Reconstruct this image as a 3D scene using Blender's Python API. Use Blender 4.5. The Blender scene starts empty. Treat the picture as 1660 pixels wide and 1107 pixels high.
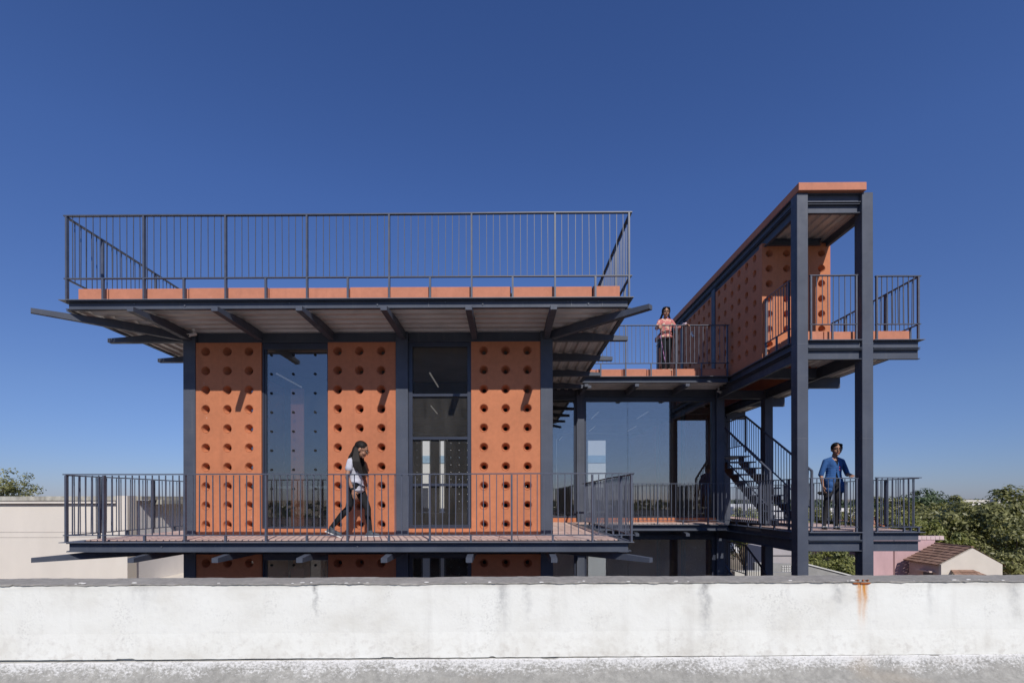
import bpy, bmesh, math, random
import numpy as np
from mathutils import Vector, Matrix, Euler
rad = math.radians
random.seed(7); np.random.seed(7)
S = bpy.context.scene
C = S.collection
E = 7.75                      # eye height above the ground; every z below is given relative to the eye
# ------------------------------------------------------------------ camera, sky, sun
cam_d = bpy.data.cameras.new('camera'); cam = bpy.data.objects.new('camera', cam_d); C.objects.link(cam)
S.camera = cam
cam_d.sensor_width = 36.0; cam_d.lens = 36.0*800/1660
cam_d.shift_x = 0.0090; cam_d.shift_y = 254.5/1660
cam_d.clip_start = 0.05; cam_d.clip_end = 6000
cam.location = (0, 0, E)
cam.rotation_euler = (Euler((rad(90), 0, 0)).to_matrix().to_4x4()).to_euler()
cam.matrix_world = Matrix.Translation((0, 0, E)) @ Matrix.Rotation(0.0083, 4, 'Z') @ Matrix.Rotation(rad(90), 4, 'X') @ Matrix.Rotation(-0.0017, 4, 'Z')
SUN = Vector((0.31, -1.05, 0.95)).normalized()
elev = math.asin(SUN.z); azim = math.atan2(SUN.x, SUN.y)
w = bpy.data.worlds.new('World'); S.world = w; w.use_nodes = True
nt = w.node_tree
sky = nt.nodes.new('ShaderNodeTexSky'); sky.sky_type = 'NISHITA'; sky.sun_disc = False
sky.sun_elevation = elev; sky.sun_rotation = azim
sky.altitude = 300; sky.air_density = 1.0; sky.dust_density = 0.2; sky.ozone_density = 4.0
bg = nt.nodes['Background']; bg.inputs['Strength'].default_value = 0.083
tint = nt.nodes.new('ShaderNodeMix'); tint.data_type = 'RGBA'; tint.blend_type = 'MULTIPLY'; tint.inputs[0].default_value = 1.0
tc = nt.nodes.new('ShaderNodeTexCoord'); sz_ = nt.nodes.new('ShaderNodeSeparateXYZ'); nt.links.new(tc.outputs['Generated'], sz_.inputs[0])
rp_ = nt.nodes.new('ShaderNodeValToRGB'); nt.links.new(sz_.outputs['Z'], rp_.inputs['Fac']); nt.links.new(rp_.outputs['Color'], tint.inputs[7])
el_ = rp_.color_ramp.elements; el_[0].position = 0.0; el_[0].color = (0.56, 0.645, 1.02, 1); el_[1].position = 0.18; el_[1].color = (0.78, 0.85, 1.15, 1)
for p_, c_ in ((0.5, (0.81, 0.99, 1.47, 1)), (0.75, (0.72, 0.92, 1.42, 1))): q_ = el_.new(p_); q_.color = c_
nt.links.new(sky.outputs[0], tint.inputs[6]); nt.links.new(tint.outputs[2], bg.inputs['Color'])
sun_d = bpy.data.lights.new('sun', 'SUN'); sun_d.energy = 4.3; sun_d.angle = rad(0.5); sun_d.color = (1.0, 0.95, 0.88)
sun = bpy.data.objects.new('sun', sun_d); C.objects.link(sun); sun.location = (10, -30, 40)
sun.rotation_euler = (-SUN).to_track_quat('-Z', 'Y').to_euler()
S.view_settings.view_transform = 'Standard'; S.view_settings.look = 'None'
S.view_settings.exposure = -0.1; S.view_settings.gamma = 1.0; S.view_settings.use_curve_mapping = False
S.render.engine = 'CYCLES'
S.cycles.max_bounces = 8; S.cycles.transparent_max_bounces = 24; S.cycles.use_denoising = True

# ------------------------------------------------------------------ materials
def newmat(name):
    m = bpy.data.materials.new(name); m.use_nodes = True
    return m, m.node_tree, m.node_tree.nodes['Principled BSDF']
def nd(t, kind, **kw):
    n = t.nodes.new(kind)
    for k, v in kw.items(): setattr(n, k, v)
    return n
def pos_map(t, scale=(1, 1, 1)):
    g = nd(t, 'ShaderNodeNewGeometry'); mp = nd(t, 'ShaderNodeMapping'); mp.inputs['Scale'].default_value = scale
    t.links.new(g.outputs['Position'], mp.inputs['Vector']); return mp.outputs[0]
def noise(t, vec, scale, detail=4, rough=0.6):
    n = nd(t, 'ShaderNodeTexNoise'); n.inputs['Scale'].default_value = scale; n.inputs['Detail'].default_value = detail
    n.inputs['Roughness'].default_value = rough; t.links.new(vec, n.inputs['Vector']); return n.outputs['Fac']
def ramp(t, fac, stops):
    r = nd(t, 'ShaderNodeValToRGB'); e = r.color_ramp.elements
    while len(e) > 1: e.remove(e[-1])
    e[0].position = stops[0][0]; c = stops[0][1]; e[0].color = (*c, 1) if len(c) == 3 else c
    for p, c in stops[1:]:
        x = e.new(p); x.color = (*c, 1)
    t.links.new(fac, r.inputs['Fac']); return r.outputs['Color']
def mixc(t, fac, a, b, mode='MIX'):
    n = nd(t, 'ShaderNodeMix', data_type='RGBA', blend_type=mode)
    for sock, v in ((n.inputs['Factor'], fac), (n.inputs['A'], a), (n.inputs['B'], b)):
        sock = sock
    ins = {'f': n.inputs[0], 'a': n.inputs[6], 'b': n.inputs[7]}
    for k, v in (('f', fac), ('a', a), ('b', b)):
        if hasattr(v, 'is_output') or isinstance(v, bpy.types.NodeSocket): t.links.new(v, ins[k])
        elif k == 'f': ins[k].default_value = v
        else: ins[k].default_value = (*v, 1)
    return n.outputs[2]
def mth(t, op, a, b=None, c=None, clamp=False):
    n = nd(t, 'ShaderNodeMath', operation=op); n.use_clamp = clamp
    for i, v in enumerate((a, b, c)):
        if v is None: continue
        if isinstance(v, bpy.types.NodeSocket): t.links.new(v, n.inputs[i])
        else: n.inputs[i].default_value = v
    return n.outputs[0]
def bump(t, bsdf, h, strength=0.3, dist=0.01):
    b = nd(t, 'ShaderNodeBump'); b.inputs['Strength'].default_value = strength; b.inputs['Distance'].default_value = dist
    t.links.new(h, b.inputs['Height']); t.links.new(b.outputs[0], bsdf.inputs['Normal'])
def simple(name, col, rough=0.6, var=0.15, scale=6, metallic=0.0, bmp=0.0, bscale=60, stretch=(1, 1, 1)):
    m, t, b = newmat(name)
    v = pos_map(t, stretch); n = noise(t, v, scale)
    d = tuple(max(0, c*(1-var)) for c in col); u = tuple(min(1, c*(1+var)) for c in col)
    t.links.new(ramp(t, n, [(0.3, d), (0.7, u)]), b.inputs['Base Color'])
    b.inputs['Roughness'].default_value = rough; b.inputs['Metallic'].default_value = metallic
    if rough >= 0.6: b.inputs['Specular IOR Level'].default_value = 0.2
    if bmp: bump(t, b, noise(t, v, bscale), bmp)
    return m
M = {}
def mk_steel():
    m, t, b = newmat('steel_paint'); v = pos_map(t)
    c = ramp(t, noise(t, v, 1.7, 4), [(0.3, (0.060, 0.069, 0.092)), (0.7, (0.082, 0.094, 0.122))])
    st = noise(t, pos_map(t, (1, 1, 0.05)), 16, 5); hz = noise(t, pos_map(t, (0.15, 0.15, 1)), 8, 4)
    c = mixc(t, mth(t, 'MULTIPLY', ramp(t, st, [(0.55, (0, 0, 0)), (0.75, (1, 1, 1))]), 0.22), c, (0.16, 0.16, 0.165))
    c = mixc(t, mth(t, 'MULTIPLY', ramp(t, hz, [(0.6, (0, 0, 0)), (0.75, (1, 1, 1))]), 0.15), c, (0.17, 0.165, 0.16))
    sp = noise(t, v, 55, 2); c = mixc(t, mth(t, 'MULTIPLY', ramp(t, sp, [(0.70, (0, 0, 0)), (0.74, (1, 1, 1))]), 0.35), c, (0.3, 0.29, 0.28))
    t.links.new(c, b.inputs['Base Color']); b.inputs['Specular IOR Level'].default_value = 0.3
    t.links.new(ramp(t, noise(t, v, 6, 3), [(0.3, (0.42,)*3), (0.7, (0.68,)*3)]), b.inputs['Roughness'])
    bump(t, b, noise(t, v, 9, 4), 0.15, 0.004); return m
M['steel'] = mk_steel()
M['rail'] = simple('railing_paint', (0.075, 0.085, 0.115), 0.45, 0.15, 9)
M['frame'] = simple('window_frame_paint', (0.03, 0.036, 0.055), 0.4, 0.1, 5)
M['sheet'] = simple('galvanised_decking', (0.60, 0.58, 0.56), 0.45, 0.18, 2.5, 0.25, 0, 60, (0.6, 0.6, 1))
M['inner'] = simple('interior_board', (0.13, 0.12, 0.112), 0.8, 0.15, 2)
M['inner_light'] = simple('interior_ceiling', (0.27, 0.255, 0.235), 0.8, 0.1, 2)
M['roofing'] = simple('dark_roofing', (0.10, 0.10, 0.10), 0.9, 0.2, 1)
M['gap'] = simple('dark_joint', (0.02, 0.02, 0.02), 0.9)
M['galv'] = simple('camera_housing', (0.7, 0.7, 0.68), 0.4, 0.05)
M['deckplate'] = simple('deck_plate_paint', (0.13, 0.14, 0.165), 0.5, 0.15, 4)
def mk_orange(name, base, stain=False):
    m, t, b = newmat(name)
    v = pos_map(t); n1 = noise(t, v, 1.3, 5); n2 = noise(t, v, 14, 4)
    dk = tuple(c*0.86 for c in base); lt = tuple(min(1, c*1.12) for c in base)
    col = ramp(t, n1, [(0.3, dk), (0.7, lt)])
    col = mixc(t, 0.25, col, ramp(t, n2, [(0.35, tuple(c*0.8 for c in base)), (0.65, tuple(min(1, c*1.2) for c in base))]))
    vs = pos_map(t, (1, 1, 0.06)); st = noise(t, vs, 9, 5)
    col = mixc(t, mth(t, 'MULTIPLY', ramp(t, st, [(0.56, (0, 0, 0)), (0.72, (1, 1, 1))]), 0.28), col, (base[0]*0.62, base[1]*0.6, base[2]*0.65))
    # lime specks
    sp = noise(t, v, 45, 2); sv = noise(t, pos_map(t, (1, 1, 0.12)), 7, 3)
    f = mth(t, 'MULTIPLY', ramp(t, sp, [(0.66, (0, 0, 0)), (0.7, (1, 1, 1))]), ramp(t, sv, [(0.6, (0, 0, 0)), (0.66, (1, 1, 1))]))
    col = mixc(t, mth(t, 'MULTIPLY', f, 0.8 if stain else 0.3), col, (0.6, 0.5, 0.45))
    t.links.new(col, b.inputs['Base Color']); b.inputs['Roughness'].default_value = 0.82
    h = mth(t, 'ADD', noise(t, v, 90, 3), mth(t, 'MULTIPLY', noise(t, v, 5, 3), 1.5)); bump(t, b, h, 0.22, 0.006)
    return m
M['orange'] = mk_orange('terracotta_plaster', (0.50, 0.178, 0.080))
M['orange_stained'] = mk_orange('terracotta_plaster_limed', (0.50, 0.178, 0.080), True)
M['orange_b'] = mk_orange('terracotta_plaster_dull', (0.475, 0.165, 0.076))
M['kerb'] = mk_orange('terracotta_kerb', (0.50, 0.195, 0.115))
M['tile'] = simple('pink_deck_tile', (0.54, 0.39, 0.34), 0.8, 0.16, 3.3, 0, 0.2, 70)
M['tile2'] = simple('pink_deck_tile_pale', (0.60, 0.46, 0.41), 0.8, 0.14, 4.1, 0, 0.2, 70)
def mk_glass(name, refl, tint, fk=0.5, veil=0.008):
    m, t, b = newmat(name); t.nodes.remove(b)
    tr = nd(t, 'ShaderNodeBsdfTransparent'); tr.inputs[0].default_value = (*tint, 1)
    gl = nd(t, 'ShaderNodeBsdfGlossy'); gl.inputs['Roughness'].default_value = 0.0; gl.inputs['Color'].default_value = (0.86, 0.82, 0.76, 1)
    fr = nd(t, 'ShaderNodeFresnel'); fr.inputs['IOR'].default_value = 1.5
    fac = mth(t, 'ADD', mth(t, 'MULTIPLY', fr.outputs[0], fk), refl, clamp=True)
    v = pos_map(t); bm_ = nd(t, 'ShaderNodeBump'); bm_.inputs['Strength'].default_value = 0.02; bm_.inputs['Distance'].default_value = 0.01
    t.links.new(noise(t, v, 1.2, 1), bm_.inputs['Height']); t.links.new(bm_.outputs[0], gl.inputs['Normal'])
    mx = nd(t, 'ShaderNodeMixShader'); t.links.new(fac, mx.inputs[0]); t.links.new(tr.outputs[0], mx.inputs[1]); t.links.new(gl.outputs[0], mx.inputs[2])
    df = nd(t, 'ShaderNodeBsdfDiffuse'); df.inputs[0].default_value = (0.55, 0.52, 0.48, 1); m2 = nd(t, 'ShaderNodeMixShader')
    dn = ramp(t, noise(t, pos_map(t, (1, 1, 0.3)), 5, 5), [(0.3, (veil*0.6,)*3), (0.7, (veil*1.5,)*3)]); t.links.new(dn, m2.inputs[0])  # pale diffuse veil mixed into the glass to lighten the dark interior behind
    t.links.new(mx.outputs[0], m2.inputs[1]); t.links.new(df.outputs[0], m2.inputs[2]); t.links.new(m2.outputs[0], t.nodes['Material Output'].inputs[0]); return m
M['glass'] = mk_glass('reflective_glass', 0.17, (0.84, 0.86, 0.88))
M['glass_wing'] = mk_glass('reflective_wing_glass', 0.24, (0.82, 0.85, 0.88))
M['glass_clear'] = mk_glass('clear_glass', 0.0, (0.95, 0.94, 0.92), 0.12, 0.03)

# ------------------------------------------------------------------ builders
def tagp(o, label=None, cat=None, group=None, kind=None):
    if label: o['label'] = label
    if cat: o['category'] = cat
    if group: o['group'] = group
    if kind: o['kind'] = kind
    return o
def thing(name, loc, label, cat, group=None, rz=0):
    o = bpy.data.objects.new(name, None); C.objects.link(o); o.empty_display_size = 0.2
    o.location = (loc[0], loc[1], loc[2]+E); o.rotation_euler = (0, 0, rz)
    tagp(o, label, cat, group); return o
class MB:
    def __init__(s): s.v = []; s.f = []
    def add(s, vs, fs):
        n = len(s.v); s.v += [tuple(p) for p in vs]; s.f += [tuple(i+n for i in f) for f in fs]; return s
    def box(s, x0, x1, y0, y1, z0, z1):
        return s.add([(x0,y0,z0),(x1,y0,z0),(x1,y1,z0),(x0,y1,z0),(x0,y0,z1),(x1,y0,z1),(x1,y1,z1),(x0,y1,z1)],
                     [(0,3,2,1),(4,5,6,7),(0,1,5,4),(1,2,6,5),(2,3,7,6),(3,0,4,7)])
    def prism(s, pts, axis, a, b):
        # pts: 2D polygon ccw; extruded along axis from a to b
        n = len(pts)
        def P(p, q):
            return (q, p[0], p[1]) if axis == 'x' else ((p[0], q, p[1]) if axis == 'y' else (p[0], p[1], q))
        vs = [P(p, a) for p in pts]+[P(p, b) for p in pts]
        fs = [tuple(range(n-1, -1, -1)), tuple(range(n, 2*n))]+[(i, (i+1) % n, n+(i+1) % n, n+i) for i in range(n)]
        return s.add(vs, fs)
    def bar(s, p, q, wd, ht, up=(0, 0, 1)):
        p = Vector(p); q = Vector(q); d = (q-p).normalized(); up = Vector(up)
        sx = d.cross(up)
        if sx.length < 1e-4: sx = d.cross(Vector((1, 0, 0)))
        sx.normalize(); uz = sx.cross(d).normalized(); vs = []
        for c in (p, q):
            for a, b in ((-1, -1), (1, -1), (1, 1), (-1, 1)): vs.append(c+sx*a*wd/2+uz*b*ht/2)
        return s.add(vs, [(0,1,2,3),(7,6,5,4),(0,4,5,1),(1,5,6,2),(2,6,7,3),(3,7,4,0)])
    def tube(s, p, q, r0, r1=None, n=8):
        r1 = r0 if r1 is None else r1
        p = Vector(p); q = Vector(q); d = (q-p).normalized(); a = d.orthogonal().normalized(); b = d.cross(a); vs = []
        for c, r in ((p, r0), (q, r1)):
            for k in range(n):
                t = 2*math.pi*k/n; vs.append(c+a*math.cos(t)*r+b*math.sin(t)*r)
        return s.add(vs, [(k, (k+1) % n, n+(k+1) % n, n+k) for k in range(n)]+[tuple(range(n-1, -1, -1)), tuple(range(n, 2*n))])
    def ell(s, c, r, nu=12, nv=8, rot=None):
        vs = []; fs = []; R_ = rot or Matrix.Identity(3)
        for j in range(nv+1):
            ph = math.pi*j/nv
            for i in range(nu):
                th = 2*math.pi*i/nu
                vs.append(Vector(c)+R_ @ Vector((r[0]*math.sin(ph)*math.cos(th), r[1]*math.sin(ph)*math.sin(th), r[2]*math.cos(ph))))
        for j in range(nv):
            for i in range(nu):
                k = (i+1) % nu
                fs.append((j*nu+i, (j+1)*nu+i, (j+1)*nu+k, j*nu+k))
        return s.add(vs, fs)
    def mesh(s, name, mat, center=True, smooth=False):
        a = np.array([tuple(p) for p in s.v]); c = (a.min(0)+a.max(0))/2 if center else np.zeros(3)
        me = bpy.data.meshes.new(name); me.from_pydata([tuple(p) for p in (a-c)], [], s.f)
        me.materials.append(mat)
        if smooth: me.polygons.foreach_set('use_smooth', [True]*len(me.polygons))
        me.validate(); me.update(); return me, Vector(c)
    def build(s, name, mat, parent=None, smooth=False, bevel=0):
        me, c = s.mesh(name, mat, True, smooth)
        if bevel:
            bm = bmesh.new(); bm.from_mesh(me)
            bmesh.ops.remove_doubles(bm, verts=bm.verts, dist=1e-5)
            bmesh.ops.bevel(bm, geom=list(bm.edges), offset=bevel, segments=1, affect='EDGES'); bm.to_mesh(me); bm.free()
        return put(name, me, c, parent)
def put(name, me, c, parent=None):
    """c in eye-relative world coordinates"""
    o = bpy.data.objects.new(name, me); C.objects.link(o)
    p = Vector((c[0], c[1], c[2]+E))
    if parent is not None:
        o.parent = parent
        root = parent; off = Vector(parent.location)
        while root.parent: root = root.parent; off += Vector(root.location)
        # (parents of building parts are never rotated)
        p = p-off
    o.location = p; return o
def BX(name, mat, parent, *a, bevel=0): return MB().box(*a).build(name, mat, parent, bevel=bevel)

def channel(name, parent, axis, a, b, face, z0, z1, out, mat=None, fl=0.055, t=0.012):
    """C channel along axis from a to b; flanges reach `face`; web set back by fl. out=-1: opens to -side"""
    m = MB(); mat = mat or M['steel']
    wb = face-out*fl
    lo, hi = min(wb, wb-out*t), max(wb, wb-out*t)
    fo, fi = min(face, wb-out*t), max(face, wb-out*t)
    if axis == 'x':
        m.box(a, b, lo, hi, z0+t, z1-t); m.box(a, b, fo, fi, z0, z0+t); m.box(a, b, fo, fi, z1-t, z1)
    else:
        m.box(lo, hi, a, b, z0+t, z1-t); m.box(fo, fi, a, b, z0, z0+t); m.box(fo, fi, a, b, z1-t, z1)
    return m.build(name, mat, parent)

PANELS = {}
def perforated(wd, ht, cols, rows, px, pz, x0, z0, th=0.14, r=0.069, n=20):
    """panel in local xz plane, front at y=0 facing -y, thickness th. x0,z0 first hole centre from left/bottom"""
    xs = [x0+i*px for i in range(cols)]; zs = [z0+j*pz for j in range(rows)]
    xb = [0]+[(xs[i]+xs[i+1])/2 for i in range(cols-1)]+[wd]
    zb = [0]+[(zs[j]+zs[j+1])/2 for j in range(rows-1)]+[ht]
    V = []; F = []
    ro = r*1.13; rec = 0.008; rb_ = r*0.45 if r > 0.05 else r*0.9
    for i in range(cols):
        for j in range(rows):
            cx, cz = xs[i], zs[j]; L, R_, B, T = xb[i], xb[i+1], zb[j], zb[j+1]
            sq = []; q = n//4
            for k in range(q): sq.append((L+(R_-L)*k/q, B))
            for k in range(q): sq.append((R_, B+(T-B)*k/q))
            for k in range(q): sq.append((R_-(R_-L)*k/q, T))
            for k in range(q): sq.append((L, T-(T-B)*k/q))
            ang = [-3*math.pi/4+2*math.pi*k/n for k in range(n)]
            rings = [[(p[0], 0, p[1]) for p in sq],
                     [(cx+ro*math.cos(a), 0, cz+ro*math.sin(a)) for a in ang],
                     [(cx+(ro-0.001)*math.cos(a), rec, cz+(ro-0.001)*math.sin(a)) for a in ang],
                     [(cx+(r+0.002)*math.cos(a), rec, cz+(r+0.002)*math.sin(a)) for a in ang],
                     [(cx+r*math.cos(a), 0.002, cz+r*math.sin(a)) for a in ang],
                     [(cx+rb_*math.cos(a), th, cz+rb_*math.sin(a)) for a in ang],
                     [(p[0], th, p[1]) for p in sq]]
            b = len(V)
            for rg in rings: V += rg
            for g in range(6):
                for k in range(n):
                    k2 = (k+1) % n
                    F.append((b+g*n+k, b+g*n+k2, b+(g+1)*n+k2, b+(g+1)*n+k))
    m = MB(); m.v = V; m.f = F
    b = len(m.v)
    m.v += [(0,0,0),(wd,0,0),(wd,0,ht),(0,0,ht),(0,th,0),(wd,th,0),(wd,th,ht),(0,th,ht)]
    m.f += [(b,b+4,b+5,b+1),(b+1,b+5,b+6,b+2),(b+2,b+6,b+7,b+3),(b+3,b+7,b+4,b)]
    return m
def panel(parent, x, y, z, wd, ht, cols, rows, px=0.366, pz=0.324, x0=None, z0=0.18, rz=0, mat=None, label=None, th=0.14, r=0.069):
    mat = mat or M['orange']
    key = (round(wd, 3), round(ht, 3), cols, rows, round(px, 3), mat.name, th, r)
    if key not in PANELS:
        if x0 is None: x0 = (wd-px*(cols-1))/2
        PANELS[key] = perforated(wd, ht, cols, rows, px, pz, x0, z0, th, r).mesh('perforated_panel', mat, center=False)[0]
    o = put('perforated_panel', PANELS[key], (x, y, z), parent); o.rotation_euler = (0, 0, rz)
    if label: o['label'] = label
    return o

RAILM = {}
def rail_piece(kind, sx, sy, sz):
    k = (kind, round(sx, 4), round(sy, 4), round(sz, 3))
    if k not in RAILM: RAILM[k] = MB().box(-sx/2, sx/2, -sy/2, sy/2, -sz/2, sz/2).mesh(kind, M['rail'])[0]
    return RAILM[k]
def railing(label, p, q, zb, zbot, ztop, posts, stubs, bw=0.013, spacing=0.1, group=None, post_w=(0.030, 0.036), ends=(True, True), name='railing'):
    """straight railing from p to q (axis-aligned). posts/stubs: distances from p"""
    p = Vector((*p, 0)); q = Vector((*q, 0)); d = q-p; L = d.length; d.normalize()
    alongx = abs(d.x) > 0.5
    def sz(al, ac): return (al, ac) if alongx else (ac, al)
    t = thing(name, ((p.x+q.x)/2, (p.y+q.y)/2, zb), label, 'railing', group)
    m = MB(); 
    e = 0.025
    a, b = sorted(((p.x, q.x) if alongx else (p.y, q.y)))
    c = p.y if alongx else p.x
    # slightly wavy hand-welded top rail
    n = max(2, int(L/1.2)); pts = []
    for i in range(n+1):
        s_ = a-e+(b-a+2*e)*i/n; dz = random.uniform(-0.006, 0.006)
        pts.append((s_, c, ztop+dz) if alongx else (c, s_, ztop+dz))
    for i in range(n): m.bar(pts[i], pts[i+1], 0.045, 0.016)
    m.build('top_rail', M['rail'], t)
    MB().box(*((a-e, b+e, c-0.018, c+0.018) if alongx else (c-0.018, c+0.018, a-e, b+e)), zbot-0.007, zbot+0.007).build('bottom_rail', M['rail'], t)
    for s_ in posts:
        o = p+d*s_; ax, ay = sz(*post_w); h = ztop-0.012-zb
        put('post', rail_piece('post', ax, ay, h), (o.x, o.y, zb+h/2), t)
    for s_ in stubs:
        o = p+d*s_; ax, ay = sz(0.028, 0.034); h = zbot-0.009-zb
        put('stub_post', rail_piece('stub_post', ax, ay, h), (o.x, o.y, zb+h/2), t)
    nb = int(L/spacing+0.5); h = ztop-0.012-zbot-0.009
    for i in range(1, nb):
        s_ = L*i/nb
        if any(abs(s_-x) < 0.035 for x in posts): continue
        s_ += random.uniform(-0.005, 0.005)
        o = p+d*s_; ax, ay = sz(bw, bw)
        k = put('baluster', rail_piece('baluster', ax, ay, h), (o.x, o.y, zbot+0.008+h/2), t)
        k.rotation_euler = (random.uniform(-0.006, 0.006), random.uniform(-0.009, 0.009), 0)
    return t

# ================================================================== GROUND AND SETTING
def mk_ground():
    m, t, b = newmat('dry_ground')
    v = pos_map(t); n = noise(t, v, 0.05, 6); n2 = noise(t, v, 1.5, 4)
    c = ramp(t, n, [(0.35, (0.10, 0.10, 0.05)), (0.55, (0.22, 0.17, 0.11)), (0.7, (0.30, 0.24, 0.17))])
    c = mixc(t, 0.3, c, ramp(t, n2, [(0.3, (0.12, 0.1, 0.06)), (0.7, (0.3, 0.25, 0.18))]))
    t.links.new(c, b.inputs['Base Color']); b.inputs['Roughness'].default_value = 0.95; return m
g = MB(); n_ = 24
for i in range(n_+1):
    for j in range(n_+1):
        x = (i/n_-0.5); y = (j/n_-0.5)
        X_ = math.copysign(abs(2*x)**2.2*3000, x); Y_ = math.copysign(abs(2*y)**2.2*3000, y)
        g.v.append((X_, Y_, -E))
for i in range(n_):
    for j in range(n_):
        a = i*(n_+1)+j; g.f.append((a, a+n_+1, a+n_+2, a+1))
o = g.build('ground', mk_ground()); tagp(o, kind='structure')

# ================================================================== PARAPET IN THE FOREGROUND
def mk_parapet():
    m, t, b = newmat('whitewashed_plaster')
    g = nd(t, 'ShaderNodeTexCoord'); v = g.outputs['Object']
    sp = nd(t, 'ShaderNodeSeparateXYZ'); t.links.new(v, sp.inputs[0]); X, Z = sp.outputs['X'], sp.outputs['Z']
    def mp(scale):
        q = nd(t, 'ShaderNodeMapping'); q.inputs['Scale'].default_value = scale; t.links.new(v, q.inputs['Vector']); return q.outputs[0]
    fine = noise(t, mp((1, 1, 1)), 22, 6, 0.65); big = noise(t, mp((1, 1, 1.4)), 2.1, 5, 0.6)
    streak = noise(t, mp((1, 1, 0.12)), 5, 6, 0.6); hor = noise(t, mp((0.25, 1, 2.5)), 7, 5, 0.65)
    col = ramp(t, big, [(0.32, (0.63, 0.615, 0.55)), (0.5, (0.715, 0.71, 0.65)), (0.72, (0.755, 0.755, 0.70))])
    def stops(a, lo, hi): return ramp(t, a, [(lo, (0, 0, 0)), (hi, (1, 1, 1))])
    col = mixc(t, mth(t, 'MULTIPLY', mth(t, 'MULTIPLY', stops(fine, 0.52, 0.70), stops(hor, 0.45, 0.7)), 0.5), col, (0.50, 0.485, 0.46))
    col = mixc(t, mth(t, 'MULTIPLY', stops(streak, 0.55, 0.74), 0.34), col, (0.42, 0.40, 0.36))
    blot = noise(t, mp((1, 1, 1)), 3.3, 6, 0.7); sp2 = noise(t, mp((1, 1, 1)), 70, 3, 0.6)
    col = mixc(t, mth(t, 'MULTIPLY', mth(t, 'MULTIPLY', stops(blot, 0.52, 0.66), stops(sp2, 0.50, 0.62)), 0.4), col, (0.40, 0.39, 0.36))
    # explicit run-off streaks below coping cracks (x position, strength)
    for x0, wd, ln, st in ((-1.17, 0.022, 0.26, 0.5), (-0.02, 0.05, 0.34, 0.3), (1.22, 0.05, 0.40, 0.45), (2.05, 0.06, 0.2, 0.35), (0.12, 0.03, 0.3, 0.25), (-2.2, 0.1, 0.2, 0.18), (2.62, 0.035, 0.28, 0.2), (3.15, 0.06, 0.3, 0.3)):
        wob = mth(t, 'MULTIPLY', mth(t, 'SUBTRACT', noise(t, mp((1, 1, 1)), 9, 3), 0.5), 0.09)
        dx = mth(t, 'ABSOLUTE', mth(t, 'ADD', mth(t, 'SUBTRACT', X, x0), wob))
        fx = mth(t, 'SUBTRACT', 1.0, mth(t, 'DIVIDE', dx, wd), clamp=True)
        fz = mth(t, 'ADD', 1.0, mth(t, 'DIVIDE', Z, ln), clamp=True)
        f = mth(t, 'MULTIPLY', mth(t, 'MULTIPLY', fx, fz), mth(t, 'MULTIPLY', stops(fine, 0.30, 0.58), st*2.6), clamp=True)
        col = mixc(t, f, col, (0.30, 0.30, 0.29))
    # grime under the coping
    f = mth(t, 'MULTIPLY', mth(t, 'ADD', 1.0, mth(t, 'DIVIDE', Z, 0.045), clamp=True), stops(hor, 0.40, 0.62))
    col = mixc(t, mth(t, 'MULTIPLY', f, 0.55), col, (0.38, 0.35, 0.30))
    # grime above the ledge crack
    f = mth(t, 'MULTIPLY', mth(t, 'SUBTRACT', mth(t, 'DIVIDE', mth(t, 'SUBTRACT', -0.27, Z), 0.2), 0.0, clamp=True), stops(fine, 0.48, 0.66))
    col = mixc(t, mth(t, 'MULTIPLY', f, 0.6), col, (0.50, 0.47, 0.41))
    # rust run
    wob = mth(t, 'MULTIPLY', mth(t, 'SUBTRACT', noise(t, mp((1, 1, 2)), 12, 4), 0.5), 0.04)
    dx = mth(t, 'ABSOLUTE', mth(t, 'ADD', mth(t, 'SUBTRACT', X, 2.195), wob))
    wz = mth(t, 'ADD', 0.044, mth(t, 'MULTIPLY', Z, 0.03))
    fx = mth(t, 'MULTIPLY', mth(t, 'SUBTRACT', 1.0, mth(t, 'DIVIDE', dx, wz), clamp=True), 1.6, clamp=True)
    fz = mth(t, 'POWER', mth(t, 'ADD', 1.0, mth(t, 'DIVIDE', Z, 0.34), clamp=True), 1.6)
    st2 = noise(t, mp((1, 1, 0.1)), 60, 3)
    f = mth(t, 'MULTIPLY', mth(t, 'MULTIPLY', fx, fz), mth(t, 'ADD', 0.35, stops(st2, 0.3, 0.6)), clamp=True)
    col = mixc(t, f, col, (0.55, 0.24, 0.045))
    t.links.new(col, b.inputs['Base Color']); b.inputs['Roughness'].default_value = 0.9
    h = mth(t, 'ADD', mth(t, 'MULTIPLY', fine, 0.6), mth(t, 'MULTIPLY', noise(t, mp((1, 1, 1)), 4, 4), 1.2))
    bump(t, b, h, 0.30, 0.012); return m
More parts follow.
